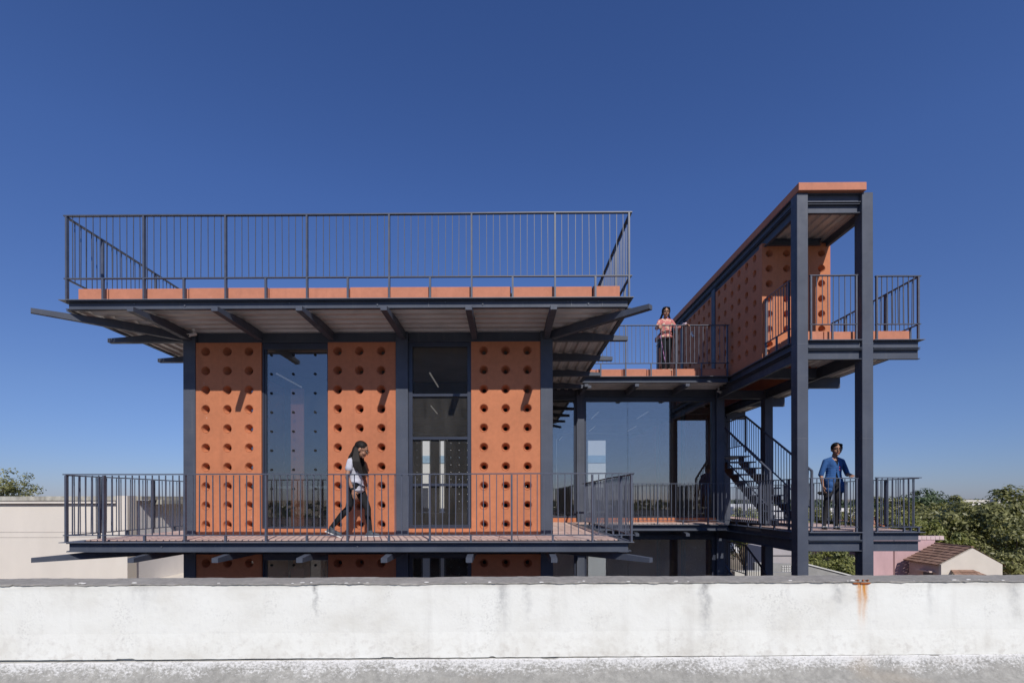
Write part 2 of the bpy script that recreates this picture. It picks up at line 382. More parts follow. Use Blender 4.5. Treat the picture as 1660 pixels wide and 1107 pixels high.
def mk_mortar(name, base, white=True):
    m, t, b = newmat(name)
    g = nd(t, 'ShaderNodeTexCoord'); v = g.outputs['Object']
    def mp(scale):
        q = nd(t, 'ShaderNodeMapping'); q.inputs['Scale'].default_value = scale; t.links.new(v, q.inputs['Vector']); return q.outputs[0]
    n1 = noise(t, mp((1, 1, 1.6)), 4, 7, 0.7); n2 = noise(t, mp((1, 1, 1)), 26, 5, 0.7); n3 = noise(t, mp((0.5, 1, 1)), 1.3, 4)
    col = ramp(t, n2, [(0.3, tuple(c*0.75 for c in base)), (0.7, tuple(c*1.25 for c in base))])
    if white:
        sp = nd(t, 'ShaderNodeSeparateXYZ'); t.links.new(v, sp.inputs[0])
        zz = mth(t, 'MULTIPLY', mth(t, 'ADD', sp.outputs['Z'], 0.055), 4.5)
        n4 = noise(t, mp((1, 1, 1.5)), 55, 6, 0.75)
        f = mth(t, 'ADD', mth(t, 'ADD', mth(t, 'MULTIPLY', n1, 0.9), zz), mth(t, 'MULTIPLY', mth(t, 'SUBTRACT', n4, 0.45), 1.6))
        wf = ramp(t, f, [(0.42, (0, 0, 0)), (0.74, (1, 1, 1))])
        dk_ = ramp(t, noise(t, mp((0.6, 1, 1)), 2.2, 5), [(0.45, (0, 0, 0)), (0.65, (1, 1, 1))]); col = mixc(t, mth(t, 'MULTIPLY', dk_, 0.35), col, tuple(c*0.6 for c in base))
        col = mixc(t, mth(t, 'MULTIPLY', wf, 0.9), col, (0.70, 0.69, 0.66))
        fo = ramp(t, n3, [(0.6, (0, 0, 0)), (0.72, (1, 1, 1))]); col = mixc(t, mth(t, 'MULTIPLY', fo, 0.35), col, (0.45, 0.33, 0.2))
    else:
        fo = ramp(t, n1, [(0.50, (0, 0, 0)), (0.66, (1, 1, 1))]); col = mixc(t, mth(t, 'MULTIPLY', fo, 0.45), col, tuple(c*1.5 for c in base))
        sc = ramp(t, n3, [(0.5, (0, 0, 0)), (0.7, (1, 1, 1))]); col = mixc(t, mth(t, 'MULTIPLY', sc, 0.4), col, tuple(c*0.7 for c in base))
    t.links.new(col, b.inputs['Base Color']); b.inputs['Roughness'].default_value = 0.92
    bump(t, b, mth(t, 'ADD', n1, n2), 0.4, 0.012); return m
PZ = -0.513; PY0 = 3.018
par = thing('parapet_wall', (0, PY0, PZ), 'long whitewashed parapet wall with grey coping and an orange rust run', 'wall', rz=math.atan(0.0224))
def pchild(name, m, mat, smooth=False):
    me, c = m.mesh(name, mat, False, smooth); o = bpy.data.objects.new(name, me); C.objects.link(o); o.parent = par; return o
rng = random.Random(3)
def strip(name, prof, mat, x0=-16, x1=16, step=0.04, jit=0.0, jfun=None, smooth=False):
    m = MB(); n = int((x1-x0)/step)
    for i in range(n+1):
        x = x0+(x1-x0)*i/n
        for k, (y, z) in enumerate(prof):
            j = jfun(x, k) if jfun else (0, 0)
            m.v.append((x, y+j[0], z+j[1]))
    q = len(prof)
    for i in range(n):
        for k in range(q-1):
            a = i*q+k; m.f.append((a, a+q, a+q+1, a+1))
    m.f.append(tuple(range(q))); m.f.append(tuple(n*q+k for k in range(q-1, -1, -1)))
    return pchild(name, m, mat, smooth)
from mathutils import noise as mn
def nz(x, s, o=0): return mn.noise(Vector((x*s, o, 0.3)))
def jc(x, k):
    a = 0.004*nz(x, 3, 1)+0.003*nz(x, 17, 2)
    if k in (1, 2): return (0.005*nz(x, 9, 5)+0.004*nz(x, 40, 8), a+0.004*nz(x, 33, 4)-(0.004 if nz(x, 6, 9) > 0.42 else 0))
    return (0, a)
# body (white face), coping skin, ledge fillet
MP = mk_parapet()
strip('wall_face', [(0.03, -1.2), (0.03, -0.4545), (-0.010, -0.452), (-0.008, -0.42), (0.0, -0.30), (0.0, -0.012), (0.01, -0.006), (0.20, -0.006), (0.20, -1.2)], MP, step=0.015, jfun=lambda x, k: (0.004*nz(x, 1.2, 3) if k > 1 else 0, (0.0022*nz(x, 14, 21)+(0.006 if nz(x, 4.5, 23) > 0.5 else 0)) if k in (1, 2) else 0))
strip('coping', [(0.206, -0.03), (-0.006, -0.006), (-0.007, -0.002), (0.0, 0.0), (0.206, 0.004), (0.208, -0.03)], mk_mortar('coping_cement', (0.30, 0.28, 0.245), False), step=0.02, jfun=jc)
# small loose mortar crumbs along the coping edge
cr = MB()
for i in range(45):
    x = rng.uniform(-3.4, 3.5)
    if rng.random() < 0.5: x = rng.choice([-2.6, -1.2, -1.05, 0.45, 1.1, 2.19, 2.9])+rng.gauss(0, 0.07)
    r_ = rng.uniform(0.003, 0.009)
    cr.ell((x, rng.uniform(-0.006, 0.03), 0.0+r_*0.3), (r_*rng.uniform(1, 2.6), r_, r_*0.6), 5, 4)
o = pchild('loose_mortar', cr, simple('crumb_plaster', (0.62, 0.6, 0.56), 0.9, 0.2, 30)); o['kind'] = 'stuff'
def jl(x, k):
    a = 0.006*nz(x, 5, 11)+0.004*nz(x, 25, 12)
    return (a if k > 1 else a*0.3, (0.0012*nz(x, 30, 15)-(0.006 if nz(x, 5.5, 33) > 0.52 else 0)) if k < 3 else 0)
led = strip('base_fillet', [(0.028, -0.009), (-0.011, -0.0095), (-0.016, -0.014), (-0.024, -0.06), (-0.06, -0.13), (-0.16, -0.185), (-0.50, -0.215), (-0.5, -0.5), (0.02, -0.5)], mk_mortar('base_mortar', (0.31, 0.30, 0.27)), step=0.02, jfun=jl)
led.location = (0, 0, -0.452); led.rotation_euler = (0, -0.0030, 0)
# thin dark shadow gap is the real recess between wall face and ledge; rusty stub of a cut steel rod on the coping
rd = MB()
for dx, l in ((0.0, 0.05), (0.022, 0.035), (-0.045, 0.03)):
    rd.tube((2.20+dx, 0.012, -0.004), (2.20+dx+rng.uniform(-.02, .02), 0.002-0.012, 0.008), 0.006, 0.005, 6)
    rd.ell((2.20+dx, -0.004, -0.012), (0.024, 0.004, 0.008), 7, 5)
pchild('rusty_rod_stub', rd, simple('rust', (0.33, 0.10, 0.03), 0.85, 0.4, 60))
# own roof terrace behind the parapet
o = BX('roof_terrace', mk_mortar('roof_screed', (0.33, 0.31, 0.28), False), None, -15.9, 15.9, -8, 2.6, -1.55, -1.135); tagp(o, kind='structure')
ob = thing('lower_building', (0, -2, -E), 'plain white building whose flat roof the picture is taken from, below the parapet', 'building')
BX('wall', simple('white_wall', (0.7, 0.68, 0.65), 0.9, 0.08, 1), ob, -15.8, 15.8, -7.9, 2.55, -E, -1.56)

# ================================================================== MAIN BUILDING
mb = thing('steel_building', (-2.3, 15, -E), 'flat-roofed steel building with terracotta perforated panels and dark window bays', 'building')
CW = 0.205
YF = 8.25; YW = 12.72; YB = 22.0
def column(parent, x, y, z0, z1, w_=CW, d=CW):
    return BX('column', M['steel'], parent, x, x+w_, y, y+d, z0, z1, bevel=0.006)
for x in (-5.44, -1.86, 0.565): column(mb, x, YF, -E, 2.80)
for y in (11.85, 15.45, 19.05): column(mb, -5.44, y, -E, 2.80)
column(mb, 0.565, 10.6, -E, 2.80)
for x in (1.795,): column(mb, x, YW, -E, 2.80)
column(mb, 5.39, YW, -E, 2.90)
BASE = [-0.615, -4.175]           # floor levels (tile top)
PH = 3.25
def facade_front(zf, lvl):
    # zf floor; panels from zf to zf+3.245
    top = zf+3.245
    st = {}
    panel(mb, -5.235, YF+0.02, zf, 1.105, top-zf, 3, 10, x0=0.165, mat=M['orange_stained'])
    panel(mb, -3.005, YF+0.02, zf, 1.145, top-zf, 3, 10, x0=0.165, mat=M['orange_b'])
    panel(mb, -0.595, YF+0.02, zf, 1.16, top-zf, 3, 10, x0=0.21)
    # sills
    BX('sill', M['orange'], mb, -4.13, -3.005, YF+0.03, YF+0.17, zf, zf+0.115)
    BX('sill', M['orange'], mb, -1.655, -0.595, YF+0.03, YF+0.17, zf, zf+0.115)
    # beam over panels
    channel('beam', mb, 'x', -5.235, -1.862, YF+0.03, top+0.005, zf+3.46, -1)
    channel('beam', mb, 'x', -1.653, 0.563, YF+0.03, top+0.005, zf+3.46, -1)
    # window 1 : single fixed pane
    f = MB(); x0, x1, z0, z1 = -4.128, -3.007, zf+0.117, top; y0, y1 = YF+0.05, YF+0.13
    f.box(x0, x0+0.03, y0, y1, z0, z1).box(x1-0.02, x1, y0, y1, z0, z1).box(x0+0.03, x1-0.02, y0, y1, z1-0.10, z1).box(x0+0.03, x1-0.02, y0, y1, z0, z0+0.03)
    f.box(x0+0.03, x0+0.06, y0+0.02, y1, z0+0.03, z1-0.10)
    o = f.build('window', M['frame'], mb)
    BXc('pane', M['glass'], o, x0+0.06, x1-0.02, y0+0.04, y0+0.048, z0+0.03, z1-0.10)
    # window 2 : framed lights with transoms
    f = MB(); x0, x1 = -1.652, -0.597
    f.box(x0, x0+0.065, y0, y1, z0, z1).box(x1-0.065, x1, y0, y1, z0, z1).box(x0+0.065, x1-0.065, y0, y1, z1-0.07, z1).box(x0+0.065, x1-0.065, y0, y1, z0, z0+0.06)
    for zt in (1.745, 1.02, 0.235):
        zz = zt+zf+0.615; f.box(x0+0.065, x1-0.065, y0+0.005, y1-0.005, zz-0.022, zz+0.022)
    o = f.build('window', M['frame'], mb)
    gb = [z0+0.06]+[zt+zf+0.615 for zt in (0.235, 1.02, 1.745)]+[z1-0.07]
    for k in range(4): BXc('pane', M['glass_clear'], o, x0+0.065, x1-0.065, y0+0.035, y0+0.041, gb[k]+(0.022 if k else 0), gb[k+1]-(0.022 if k < 3 else 0))
def BXc(name, mat, parent, *a):
    me, c = MB().box(*a).mesh(name, mat); return put(name, me, c, parent)
for i, zf in enumerate(BASE): facade_front(zf, i)
# studs on the inner board and narrow orange board behind the left window (upper floor)
BX('inner_board', M['orange'], mb, -3.725, -3.50, YF+0.23, YF+0.26, -0.5, 1.9)
BX('inner_board', M['orange'], mb, -3.725, -3.50, YF+0.23, YF+0.26, -4.05, -1.2)
stud = MB().tube((0, 0, 0), (0, -0.02, 0), 0.022, 0.022, 10).mesh('stud', M['gap'])[0]
for lv in (0, -3.56):
    for i in range(9):
        for j in range(3):
            put('stud', stud, (-3.99+0.372*j, YF+0.089, 2.44-0.324*i+lv), mb)
# side walls
def facade_side(zf, detailed=True):
    top = zf+3.245
    # left side wall x=-5.42 , seen from outside left : rz = -90deg => panel front faces -x
    for (ya, yb) in ((8.46, 11.85), (12.06, 15.45), (15.66, 19.05), (19.26, 22.0)):
        n = max(1, round((yb-ya)/1.12)); w_ = (yb-ya)/n
        for k in range(n):
            if n == 3 and k == 1:
                y = ya+k*w_; f = MB(); f.box(-5.36, -5.28, y+0.002, y+0.06, zf+0.117, top).box(-5.36, -5.28, y+w_-0.06, y+w_-0.002, zf+0.117, top).box(-5.36, -5.28, y+0.06, y+w_-0.06, top-0.07, top).box(-5.36, -5.28, y+0.06, y+w_-0.06, zf+0.117, zf+0.177)
                o = f.build('window', M['frame'], mb); BXc('pane', M['glass'], o, -5.33, -5.322, y+0.06, y+w_-0.06, zf+0.177, top-0.07)
                BX('sill', M['orange'], mb, -5.40, -5.26, y+0.002, y+w_-0.002, zf, zf+0.115)
            else:
                panel(mb, -5.42, ya+(k+1)*w_-0.002, zf, w_-0.004, top-zf, 3, 10, rz=rad(-90), th=0.14)
        channel('beam', mb, 'y', ya, yb, -5.41, top+0.005, zf+3.46, -1)
    # right side wall of front block x=0.75 facing +x
    for (ya, yb) in ((8.46, 10.6), (10.81, YW)):
        n = 2; w_ = (yb-ya)/n
        for k in range(n):
            if k == 0:
                panel(mb, 0.75, ya+k*w_+0.002, zf, w_-0.004, top-zf, 3, 10, rz=rad(90), th=0.14)
            else:
                y = ya+k*w_; f = MB(); f.box(0.60, 0.68, y+0.002, y+0.06, zf+0.117, top).box(0.60, 0.68, y+w_-0.06, y+w_-0.002, zf+0.117, top).box(0.60, 0.68, y+0.06, y+w_-0.06, top-0.07, top).box(0.60, 0.68, y+0.06, y+w_-0.06, zf+0.117, zf+0.177)
                o = f.build('window', M['frame'], mb); BXc('pane', M['glass'], o, 0.635, 0.643, y+0.06, y+w_-0.06, zf+0.177, top-0.07)
                BX('sill', M['orange'], mb, 0.60, 0.74, y+0.002, y+w_-0.002, zf, zf+0.115)
        channel('beam', mb, 'y', ya, yb, 0.74, top+0.005, zf+3.46, 1)
    # wing front
    f = MB(); x0, x1, z0, z1 = 0.77, 1.79, zf+0.117, top-0.02; y0, y1 = YW+0.05, YW+0.13
    f.box(x0+0.36, x0+0.40, y0, y1, z0, z1).box(x1-0.05, x1, y0, y1, z0, z1).box(x0, x0+0.04, y0, y1, z0, z1).box(x0+0.04, x0+0.36, y0, y1, z1-0.06, z1).box(x0+0.40, x1-0.05, y0, y1, z1-0.06, z1).box(x0+0.04, x0+0.36, y0, y1, z0, z0+0.05).box(x0+0.40, x1-0.05, y0, y1, z0, z0+0.05)
    o = f.build('window', M['frame'], mb); BXc('pane', M['glass_wing'], o, x0+0.04, x1-0.05, y0+0.04, y0+0.048, z0+0.05, z1-0.06)
    BX('sill', M['orange'], mb, 0.77, 1.79, YW+0.03, YW+0.17, zf, zf+0.115)
    f = MB(); x0, x1 = 2.003, 5.385
    f.box(x0, x0+0.05, y0, y1, z0, z1).box(x1-0.10, x1, y0, y1, z0, z1).box(x0+0.05, x1-0.10, y0, y1, z1-0.11, z1).box(x0+0.05, x1-0.10, y0, y1, z0, z0+0.03)
    o = f.build('window', M['frame'], mb)
    xs = [x0+0.05, 3.135, 4.30, x1-0.10]
    for k in range(3): BXc('pane', M['glass_wing'], o, xs[k]+0.003, xs[k+1]-0.003, y0+0.04, y0+0.048, z0+0.03, z1-0.11)
    BX('sill', M['orange'], mb, 2.003, 5.385, YW+0.03, YW+0.17, zf, zf+0.115)
    channel('beam', mb, 'x', 2.002, 5.388, YW+0.03, top-0.015, zf+3.46, -1)
    channel('beam', mb, 'x', 0.77, 1.793, YW+0.03, top-0.015, zf+3.46, -1)
    # right wall of wing, x=5.5
    BX('beam', M['steel'], mb, 5.40, 5.56, YW+CW+0.005, YB-0.142, top+0.002, zf+3.46)
    ya = YW+CW+0.005
    for k in range(8):
        w_ = (YB-ya)/8
        panel(mb, 5.57, ya+k*w_+0.002, zf, w_-0.004, top-zf, 3, 10, rz=rad(90), th=0.14)
    BX('beam', M['steel'], mb, -5.28, 5.42, YB-0.14, YB, top+0.002, zf+3.46)
    # back wall: perforated panels and tall windows
    segs = [(-5.28, -3.80, 'p'), (-3.78, -3.40, 'w'), (-3.38, -3.0, 'b'), (-2.98, -2.76, 'w'), (-2.74, -1.50, 'p'), (-1.48, 0.6, 'b'), (0.62, 2.2, 'p'), (2.22, 3.55, 'b'), (3.57, 4.42, 'w'), (4.44, 5.42, 'p')]
    for a, b_, k in segs:
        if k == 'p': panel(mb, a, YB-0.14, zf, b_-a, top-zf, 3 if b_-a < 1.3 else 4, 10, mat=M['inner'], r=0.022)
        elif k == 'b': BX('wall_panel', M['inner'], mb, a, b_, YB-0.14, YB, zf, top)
        else:
            f = MB(); f.box(a, a+0.03, YB-0.1, YB-0.03, zf+0.05, top).box(b_-0.03, b_, YB-0.1, YB-0.03, zf+0.05, top).box(a+0.03, b_-0.03, YB-0.1, YB-0.03, zf+1.7, zf+1.74).box(a+0.03, b_-0.03, YB-0.1, YB-0.03, top-0.06, top)
            o = f.build('window', M['frame'], mb)
for zf in BASE: facade_side(zf)
# floors and ceilings inside
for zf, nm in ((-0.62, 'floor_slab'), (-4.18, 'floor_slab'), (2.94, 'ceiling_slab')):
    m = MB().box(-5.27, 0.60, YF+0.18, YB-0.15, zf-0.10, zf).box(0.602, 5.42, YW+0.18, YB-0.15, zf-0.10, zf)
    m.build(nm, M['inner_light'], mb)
for x0, x1, y0, y1 in ((-5.15, 0.4, 12.0, 12.25), (-5.15, 5.3, 15.6, 15.85), (-5.15, 5.3, 19.2, 19.45)):
    BX('ceiling_beam', M['steel'], mb, x0, x1, y0, y1, 2.55, 2.838)
BX('blocking_screen', M['inner'], mb, -5.2, -3.95, 11.5, 11.6, -0.61, 2.835)  # added board that blocks the bright back windows behind the left pane
# ceiling fans / tube lights
M['tube'] = simple('tube_light', (0.9, 0.9, 0.88), 0.4, 0.02)
M['tube'].node_tree.nodes['Principled BSDF'].inputs['Emission Color'].default_value = (1, 0.98, 0.94, 1)
M['tube'].node_tree.nodes['Principled BSDF'].inputs['Emission Strength'].default_value = 0.12
tm = MB().box(-0.010, 0.010, -0.6, 0.6, -0.012, 0.012).mesh('tube_light', M['tube'])[0]
TL = [(-4.5, 10.2), (-3.0, 11.0), (-1.5, 10.2), (-0.6, 11.6), (-4.3, 13.6), (-2.0, 13.6), (0.4, 14.2), (2.6, 14.6), (4.0, 14.6), (1.4, 17.0), (3.0, 17.4), (4.4, 17.4), (-3.4, 17.2), (-1.0, 17.2), (2.2, 20.2), (-2.5, 20.2)]
TLL = ['seen through the left window', 'deeper behind the left window', 'seen high in the middle framed window', 'lower and farther behind the middle framed window', 'far back behind the left window', 'far back behind the middle window', 'behind the right perforated panel', 'nearest behind the left wing pane', 'nearest behind the centre wing pane', 'farther back behind the narrow wing window', 'second row behind the left wing pane', 'second row behind the right wing pane', 'deep in the room left of the middle window', 'deep in the room right of the middle window', 'by the back wall behind the wing', 'by the back wall behind the middle window']
for (x, y), q in zip(TL, TLL):
    t = put('tube_light', tm, (x, y, 2.45), None)
    tagp(t, 'slim white ceiling tube light ' + q, 'lamp', 'tube lights on the dark ceiling')

# ---- canopies and decks around the main building
def tapered_strut(p_root, direction, length, z0, parent, wd=0.09):
    """box section bracket from p_root outwards, underside z0, top z0+.14 at the wall, cut back at the tip"""
    d = Vector((*direction, 0)).normalized(); s = Vector((-d.y, d.x, 0)); p = Vector((*p_root, 0))
    prof = [(0, 0), (length, 0.0), (length, 0.065), (length*0.8, 0.085), (length*0.5, 0.128), (0, 0.13)]
    m = MB()
    for sg in (-1, 1):
        for a, z in prof:
            q = p+d*a+s*(wd/2*sg); m.v.append((q.x, q.y, z0+z))
    n = len(prof); m.f = [tuple(range(n)), tuple(range(2*n-1, n-1, -1))]+[(i, n+i, n+(i+1) % n, (i+1) % n) for i in range(n)]
    return m.build('strut', M['steel'], parent)
SX = [-5.335+1.2*i for i in range(6)]
def sheet_profile(a, b, pitch=0.2, h=0.035, inv=False):
    pts = []; s = a
    while s < b:
        for ds, dz in ((0, 0), (0.05, 0), (0.075, h), (0.155, h), (0.18, 0)):
            if s+ds < b: pts.append((s+ds, dz))
        s += pitch
    pts.append((b, 0)); return pts
def deck_level(zt, roof):
    zb_ = zt-0.13; yf = 7.2; xl = -6.535; xr = 1.83
    pl = M['deckplate']
    # top plates (front, left, right) butt-jointed
    BX('edge_plate', pl, mb, xl-0.04, xr+0.02, yf-0.02, yf+0.14, zt-0.010, zt)
    BX('edge_plate', pl, mb, xl-0.04, xl+0.14, yf+0.142, 23.1, zt-0.010, zt)
    BX('edge_plate', pl, mb, xr-0.14, xr+0.02, yf+0.142, 11.86, zt-0.010, zt)
    h = 0.13 if roof else 0.135
    channel('edge_beam', mb, 'x', xl+0.055, xr-0.055, yf, zt-0.011-h, zt-0.011, -1)
    channel('edge_beam', mb, 'y', yf+0.07, 23.1, xl, zt-0.011-h, zt-0.011, -1)
    channel('edge_beam', mb, 'y', yf+0.07, 11.83, xr, zt-0.011-h, zt-0.011, 1)
    # decking sheet, folded profile; rims mitred at the corners
    zs = zt-0.125; y1 = YF+0.09
    m = MB(); pr = sheet_profile(yf+0.075, y1)
    for (y, dz) in pr: m.v += [(xl+0.075+(y-yf-0.075), y, zs+dz), (xr-0.075-(y-yf-0.075), y, zs+dz)]
    for i in range(len(pr)-1): m.f.append((2*i, 2*i+2, 2*i+3, 2*i+1))
    m.build('decking_sheet', M['sheet'], mb)
    for sgn, xa in ((-1, xl+0.075), (1, xr-0.075)):
        m = MB(); ln = y1-yf-0.075; pr = sheet_profile(0, ln)
        ye = 23.0 if sgn < 0 else YW+0.05
        for (s_, dz) in pr:
            x = xa-sgn*s_; m.v += [(x, yf+0.075+s_+0.002, zs+dz), (x, ye, zs+dz)]
        for i in range(len(pr)-1): m.f.append((2*i, 2*i+2, 2*i+3, 2*i+1) if sgn < 0 else (2*i, 2*i+1, 2*i+3, 2*i+2))
        m.build('decking_sheet', M['sheet'], mb)
    z0 = zt-0.27
    for x in SX: tapered_strut((x, YF), (0, -1), 1.30, z0, mb)
    for i in range(11): tapered_strut((-5.44, 8.36+1.2*i), (-1, 0), 1.33, z0, mb)
    for i in range(4): tapered_strut((0.77, 8.36+1.2*i), (1, 0), 1.27, z0, mb)
    tapered_strut((-5.44, YF), (-1.40, -1.30), 1.85, z0, mb, 0.07)
    tapered_strut((0.77, YF), (1.27, -1.30), 1.80, z0, mb)
    # wing
    yw = 11.9
    BX('edge_plate', pl, mb, xr-0.14, 5.36, yw-0.038, yw+0.14, zt-0.010, zt)
    channel('edge_beam', mb, 'x', xr+0.002, 5.34, yw, zt-0.011-h, zt-0.011, -1)
    m = MB(); pr = sheet_profile(yw+0.06, YW+0.06)
    for (y, dz) in pr: m.v += [(xr-0.07, y, zs+dz), (5.39, y, zs+dz)]
    for i in range(len(pr)-1): m.f.append((2*i, 2*i+2, 2*i+3, 2*i+1))
    m.build('decking_sheet', M['sheet'], mb)
    for x in (1.90, 3.10, 4.30): tapered_strut((x, YW), (0, -1), 0.96, z0, mb)
deck_level(2.93, True)
deck_level(-0.63, False)
# solid slab above the sheets
for zt, z1 in ((2.93, 2.918), (-0.63, -0.642)):
    m = MB().box(-6.36, -5.29, 7.345, 23.0, z1-0.06, z1).box(-5.288, 0.60, 7.345, 8.42, z1-0.06, z1).box(0.602, 1.68, 7.345, 12.88, z1-0.06, z1).box(1.682, 5.38, 12.045, 12.88, z1-0.06, z1)
    m.build('deck_slab', M['inner_light'], mb)
BX('roof_slab', M['roofing'], mb, -6.35, 5.3, 12.9, 23.0, 2.945, 3.10)
BX('roof_slab', M['roofing'], mb, -6.25, 1.6, 7.45, 12.88, 2.945, 3.10)
# roof kerb blocks (joints behind every rail post)
kx = [-6.39]+[-5.985+1.2*i-0.02 for i in range(1, 7)]
def kerb_run(parent, axis, a, b, face, z0, z1, joints, th=0.12):
    js = [a]+[j for j in joints if a+0.1 < j < b-0.1]+[b]
    for i in range(len(js)-1):
        g0 = 0.007; p, q = js[i]+g0, js[i+1]-g0
        dz = random.uniform(-0.006, 0.006)
        if axis == 'x': BX('kerb_block', M['kerb'], parent, p, q, face, face+th, z0, z1+dz, bevel=0.006)
        else: BX('kerb_block', M['kerb'], parent, face, face+th, p, q, z0, z1+dz, bevel=0.006)
kerb_run(mb, 'x', -6.39, 1.68, 7.30, 2.932, 3.135, [-5.93+0.6*i for i in range(0, 13, 1)][::2])
kerb_run(mb, 'y', 7.43, 23.0, -6.39, 2.932, 3.135, [7.43+1.2*i for i in range(1, 13)])
kerb_run(mb, 'y', 7.43, 11.98, 1.56, 2.932, 3.135, [7.43+1.2*i for i in range(1, 4)])
kerb_run(mb, 'x', 1.56, 5.33, 12.0, 2.932, 3.135, [1.56+0.61, 2.8, 3.40, 4.0, 4.62])
# deck tiles, individually laid
TILE = {}
def tiles(parent, x0, x1, y0, y1, nx, ny, z=-0.6, seed=1):
    r_ = random.Random(seed); wx = (x1-x0)/nx; wy = (y1-y0)/ny
    for i in range(nx):
        for j in range(ny):
            k = (round(wx, 3), round(wy, 3), r_.random() < 0.3)
            if k not in TILE:
                TILE[k] = MB().box(-wx/2+0.004, wx/2-0.004, -wy/2+0.004, wy/2-0.004, -0.018, 0).mesh('tile', M['tile2' if k[2] else 'tile'], False)[0]
            put('tile', TILE[k], (x0+wx*(i+0.5), y0+wy*(j+0.5), z-0.008+r_.uniform(-0.0015, 0.0015)), parent)
BX('tile_bed', M['gap'], mb, -6.34, 1.66, 7.35, 8.245, -0.64, -0.622)
tiles(mb, -6.33, 1.65, 7.36, 8.24, 27, 3, seed=2)
tiles(mb, -6.33, -5.45, 8.27, 16.07, 3, 26, seed=3)
tiles(mb, 0.775, 1.65, 8.27, 11.87, 3, 12, seed=4)
tiles(mb, 0.775, 5.35, 12.05, 12.71, 15, 2, seed=5)
# security cameras
def seccam(x, y, z, yaw, label, pitch=-25):
    t = thing('security_camera', (x, y, z), label, 'camera'); t.scale = (0.7, 0.7, 0.7)
    m = MB().tube((0, 0, 0), (0, 0, 0.03), 0.035, 0.035, 12).tube((0, 0, -0.07), (0, 0, 0), 0.012, 0.012, 8)
    me, c = m.mesh('bracket', M['galv'], False); o = bpy.data.objects.new('bracket', me); C.objects.link(o); o.parent = t
    m = MB().tube((0, 0.06, 0), (0, -0.10, 0), 0.032, 0.032, 12).tube((0, -0.10, 0), (0, -0.125, 0), 0.036, 0.034, 12).box(-0.034, 0.034, -0.145, 0.06, 0.030, 0.036)
    me, c = m.mesh('body', M['galv'], False); o = bpy.data.objects.new('body', me); C.objects.link(o); o.parent = t
    o.location = (0, 0, -0.09); o.rotation_euler = (rad(pitch)*-1, 0, yaw)
    m = MB().tube((0, -0.1255, 0), (0, -0.128, 0), 0.024, 0.024, 12)
    me, c = m.mesh('lens', M['gap'], False); l = bpy.data.objects.new('lens', me); C.objects.link(l); l.parent = o
seccam(-5.13, 8.05, 2.76, rad(-30), 'small white security camera under the left corner of the main canopy')
seccam(5.33, 12.45, 2.74, rad(20), 'small white security camera under the wing canopy beside the stair tower')
seccam(5.28, 14.1, 4.72, rad(40), 'white security camera fixed high on the shaded perforated tower wall', -60)

# railings of the main building
def rp(a, xs): return [x-a for x in xs]
px_ = [-6.485, -5.34, -4.13, -2.93, -1.72, -0.51, 0.71, 1.79]; sx_ = [-5.95, -4.75, -3.54, -2.33, -1.12, 0.09, 1.30]
railing('long upper railing along the front edge of the main roof', (-6.50, 7.23), (1.81, 7.23), 2.93, 3.25, 4.175, rp(-6.50, px_), rp(-6.50, sx_), 0.0085, post_w=(0.024, 0.045))
railing('upper railing receding along the left edge of the main roof', (-6.50, 7.28), (-6.50, 19.6), 2.93, 3.25, 4.165, [0.61+1.2*i for i in range(10)], [0.02+1.2*i for i in range(1, 11)], 0.010)
railing('upper railing receding along the right edge of the main roof', (1.81, 7.28), (1.81, 11.86), 2.93, 3.25, 4.165, [0.9+1.2*i for i in range(4)], [0.3+1.2*i for i in range(4)], 0.010)
railing('roof railing of the recessed wing where a woman stands', (1.81, 11.92), (5.33, 11.92), 2.93, 3.25, 4.165, rp(1.81, [2.87, 4.08, 5.31]), rp(1.81, [2.27, 3.48, 4.69]), 0.011)
px2 = [-6.50, -5.94, -4.74, -3.54, -2.34, -1.13, 0.07, 1.25, 1.82]; sx2 = [-5.34, -4.14, -2.94, -1.73, -0.53, 0.67]
railing('long lower railing along the front walkway before the walking woman', (-6.515, 7.23), (1.84, 7.23), -0.63, -0.532, 0.363, rp(-6.515, px2), rp(-6.515, sx2), 0.0125, post_w=(0.027, 0.045))
railing('lower railing receding along the left walkway toward the white neighbour', (-6.515, 7.28), (-6.515, 19.6), -0.63, -0.532, 0.358, [0.55+1.2*i for i in range(11)], [1.15+1.2*i for i in range(10)], 0.010)
railing('lower railing along the right walkway of the front block', (1.84, 7.28), (1.84, 11.86), -0.63, -0.532, 0.358, [0.7+1.2*i for i in range(4)], [0.1+1.2*i for i in range(4)], 0.012)
railing('lower railing in front of the wide wing glass', (1.84, 11.92), (5.38, 11.92), -0.63, -0.532, 0.358, rp(1.84, [2.42, 3.63, 4.84]), rp(1.84, [3.03, 4.24]), 0.013)

# ================================================================== STAIR TOWER
tw = thing('stair_tower', (6.1, 13, -E), 'open steel stair tower with a terracotta roof slab and perforated upper walls', 'tower')
for x, y, z1 in ((5.39, 9.2, 5.66), (6.59, 9.2, 5.66), (6.59, 12.65, 2.77), (6.59, 15.05, 2.77), (6.59, 17.5, 5.4)): column(tw, x, y, -E, z1)
for y in (15.05, 17.5): column(tw, 5.355, y, -E, 5.4)
column(tw, 5.355, 12.75, 3.10, 5.4)
for x, y in ((5.39, 9.2), (6.59, 9.2)):
    for z in (2.862, 1.105): BX('weld_seam', M['deckplate'], tw, x-0.002, x+CW+0.002, y-0.002, y+CW+0.002, z-0.003, z+0.003)
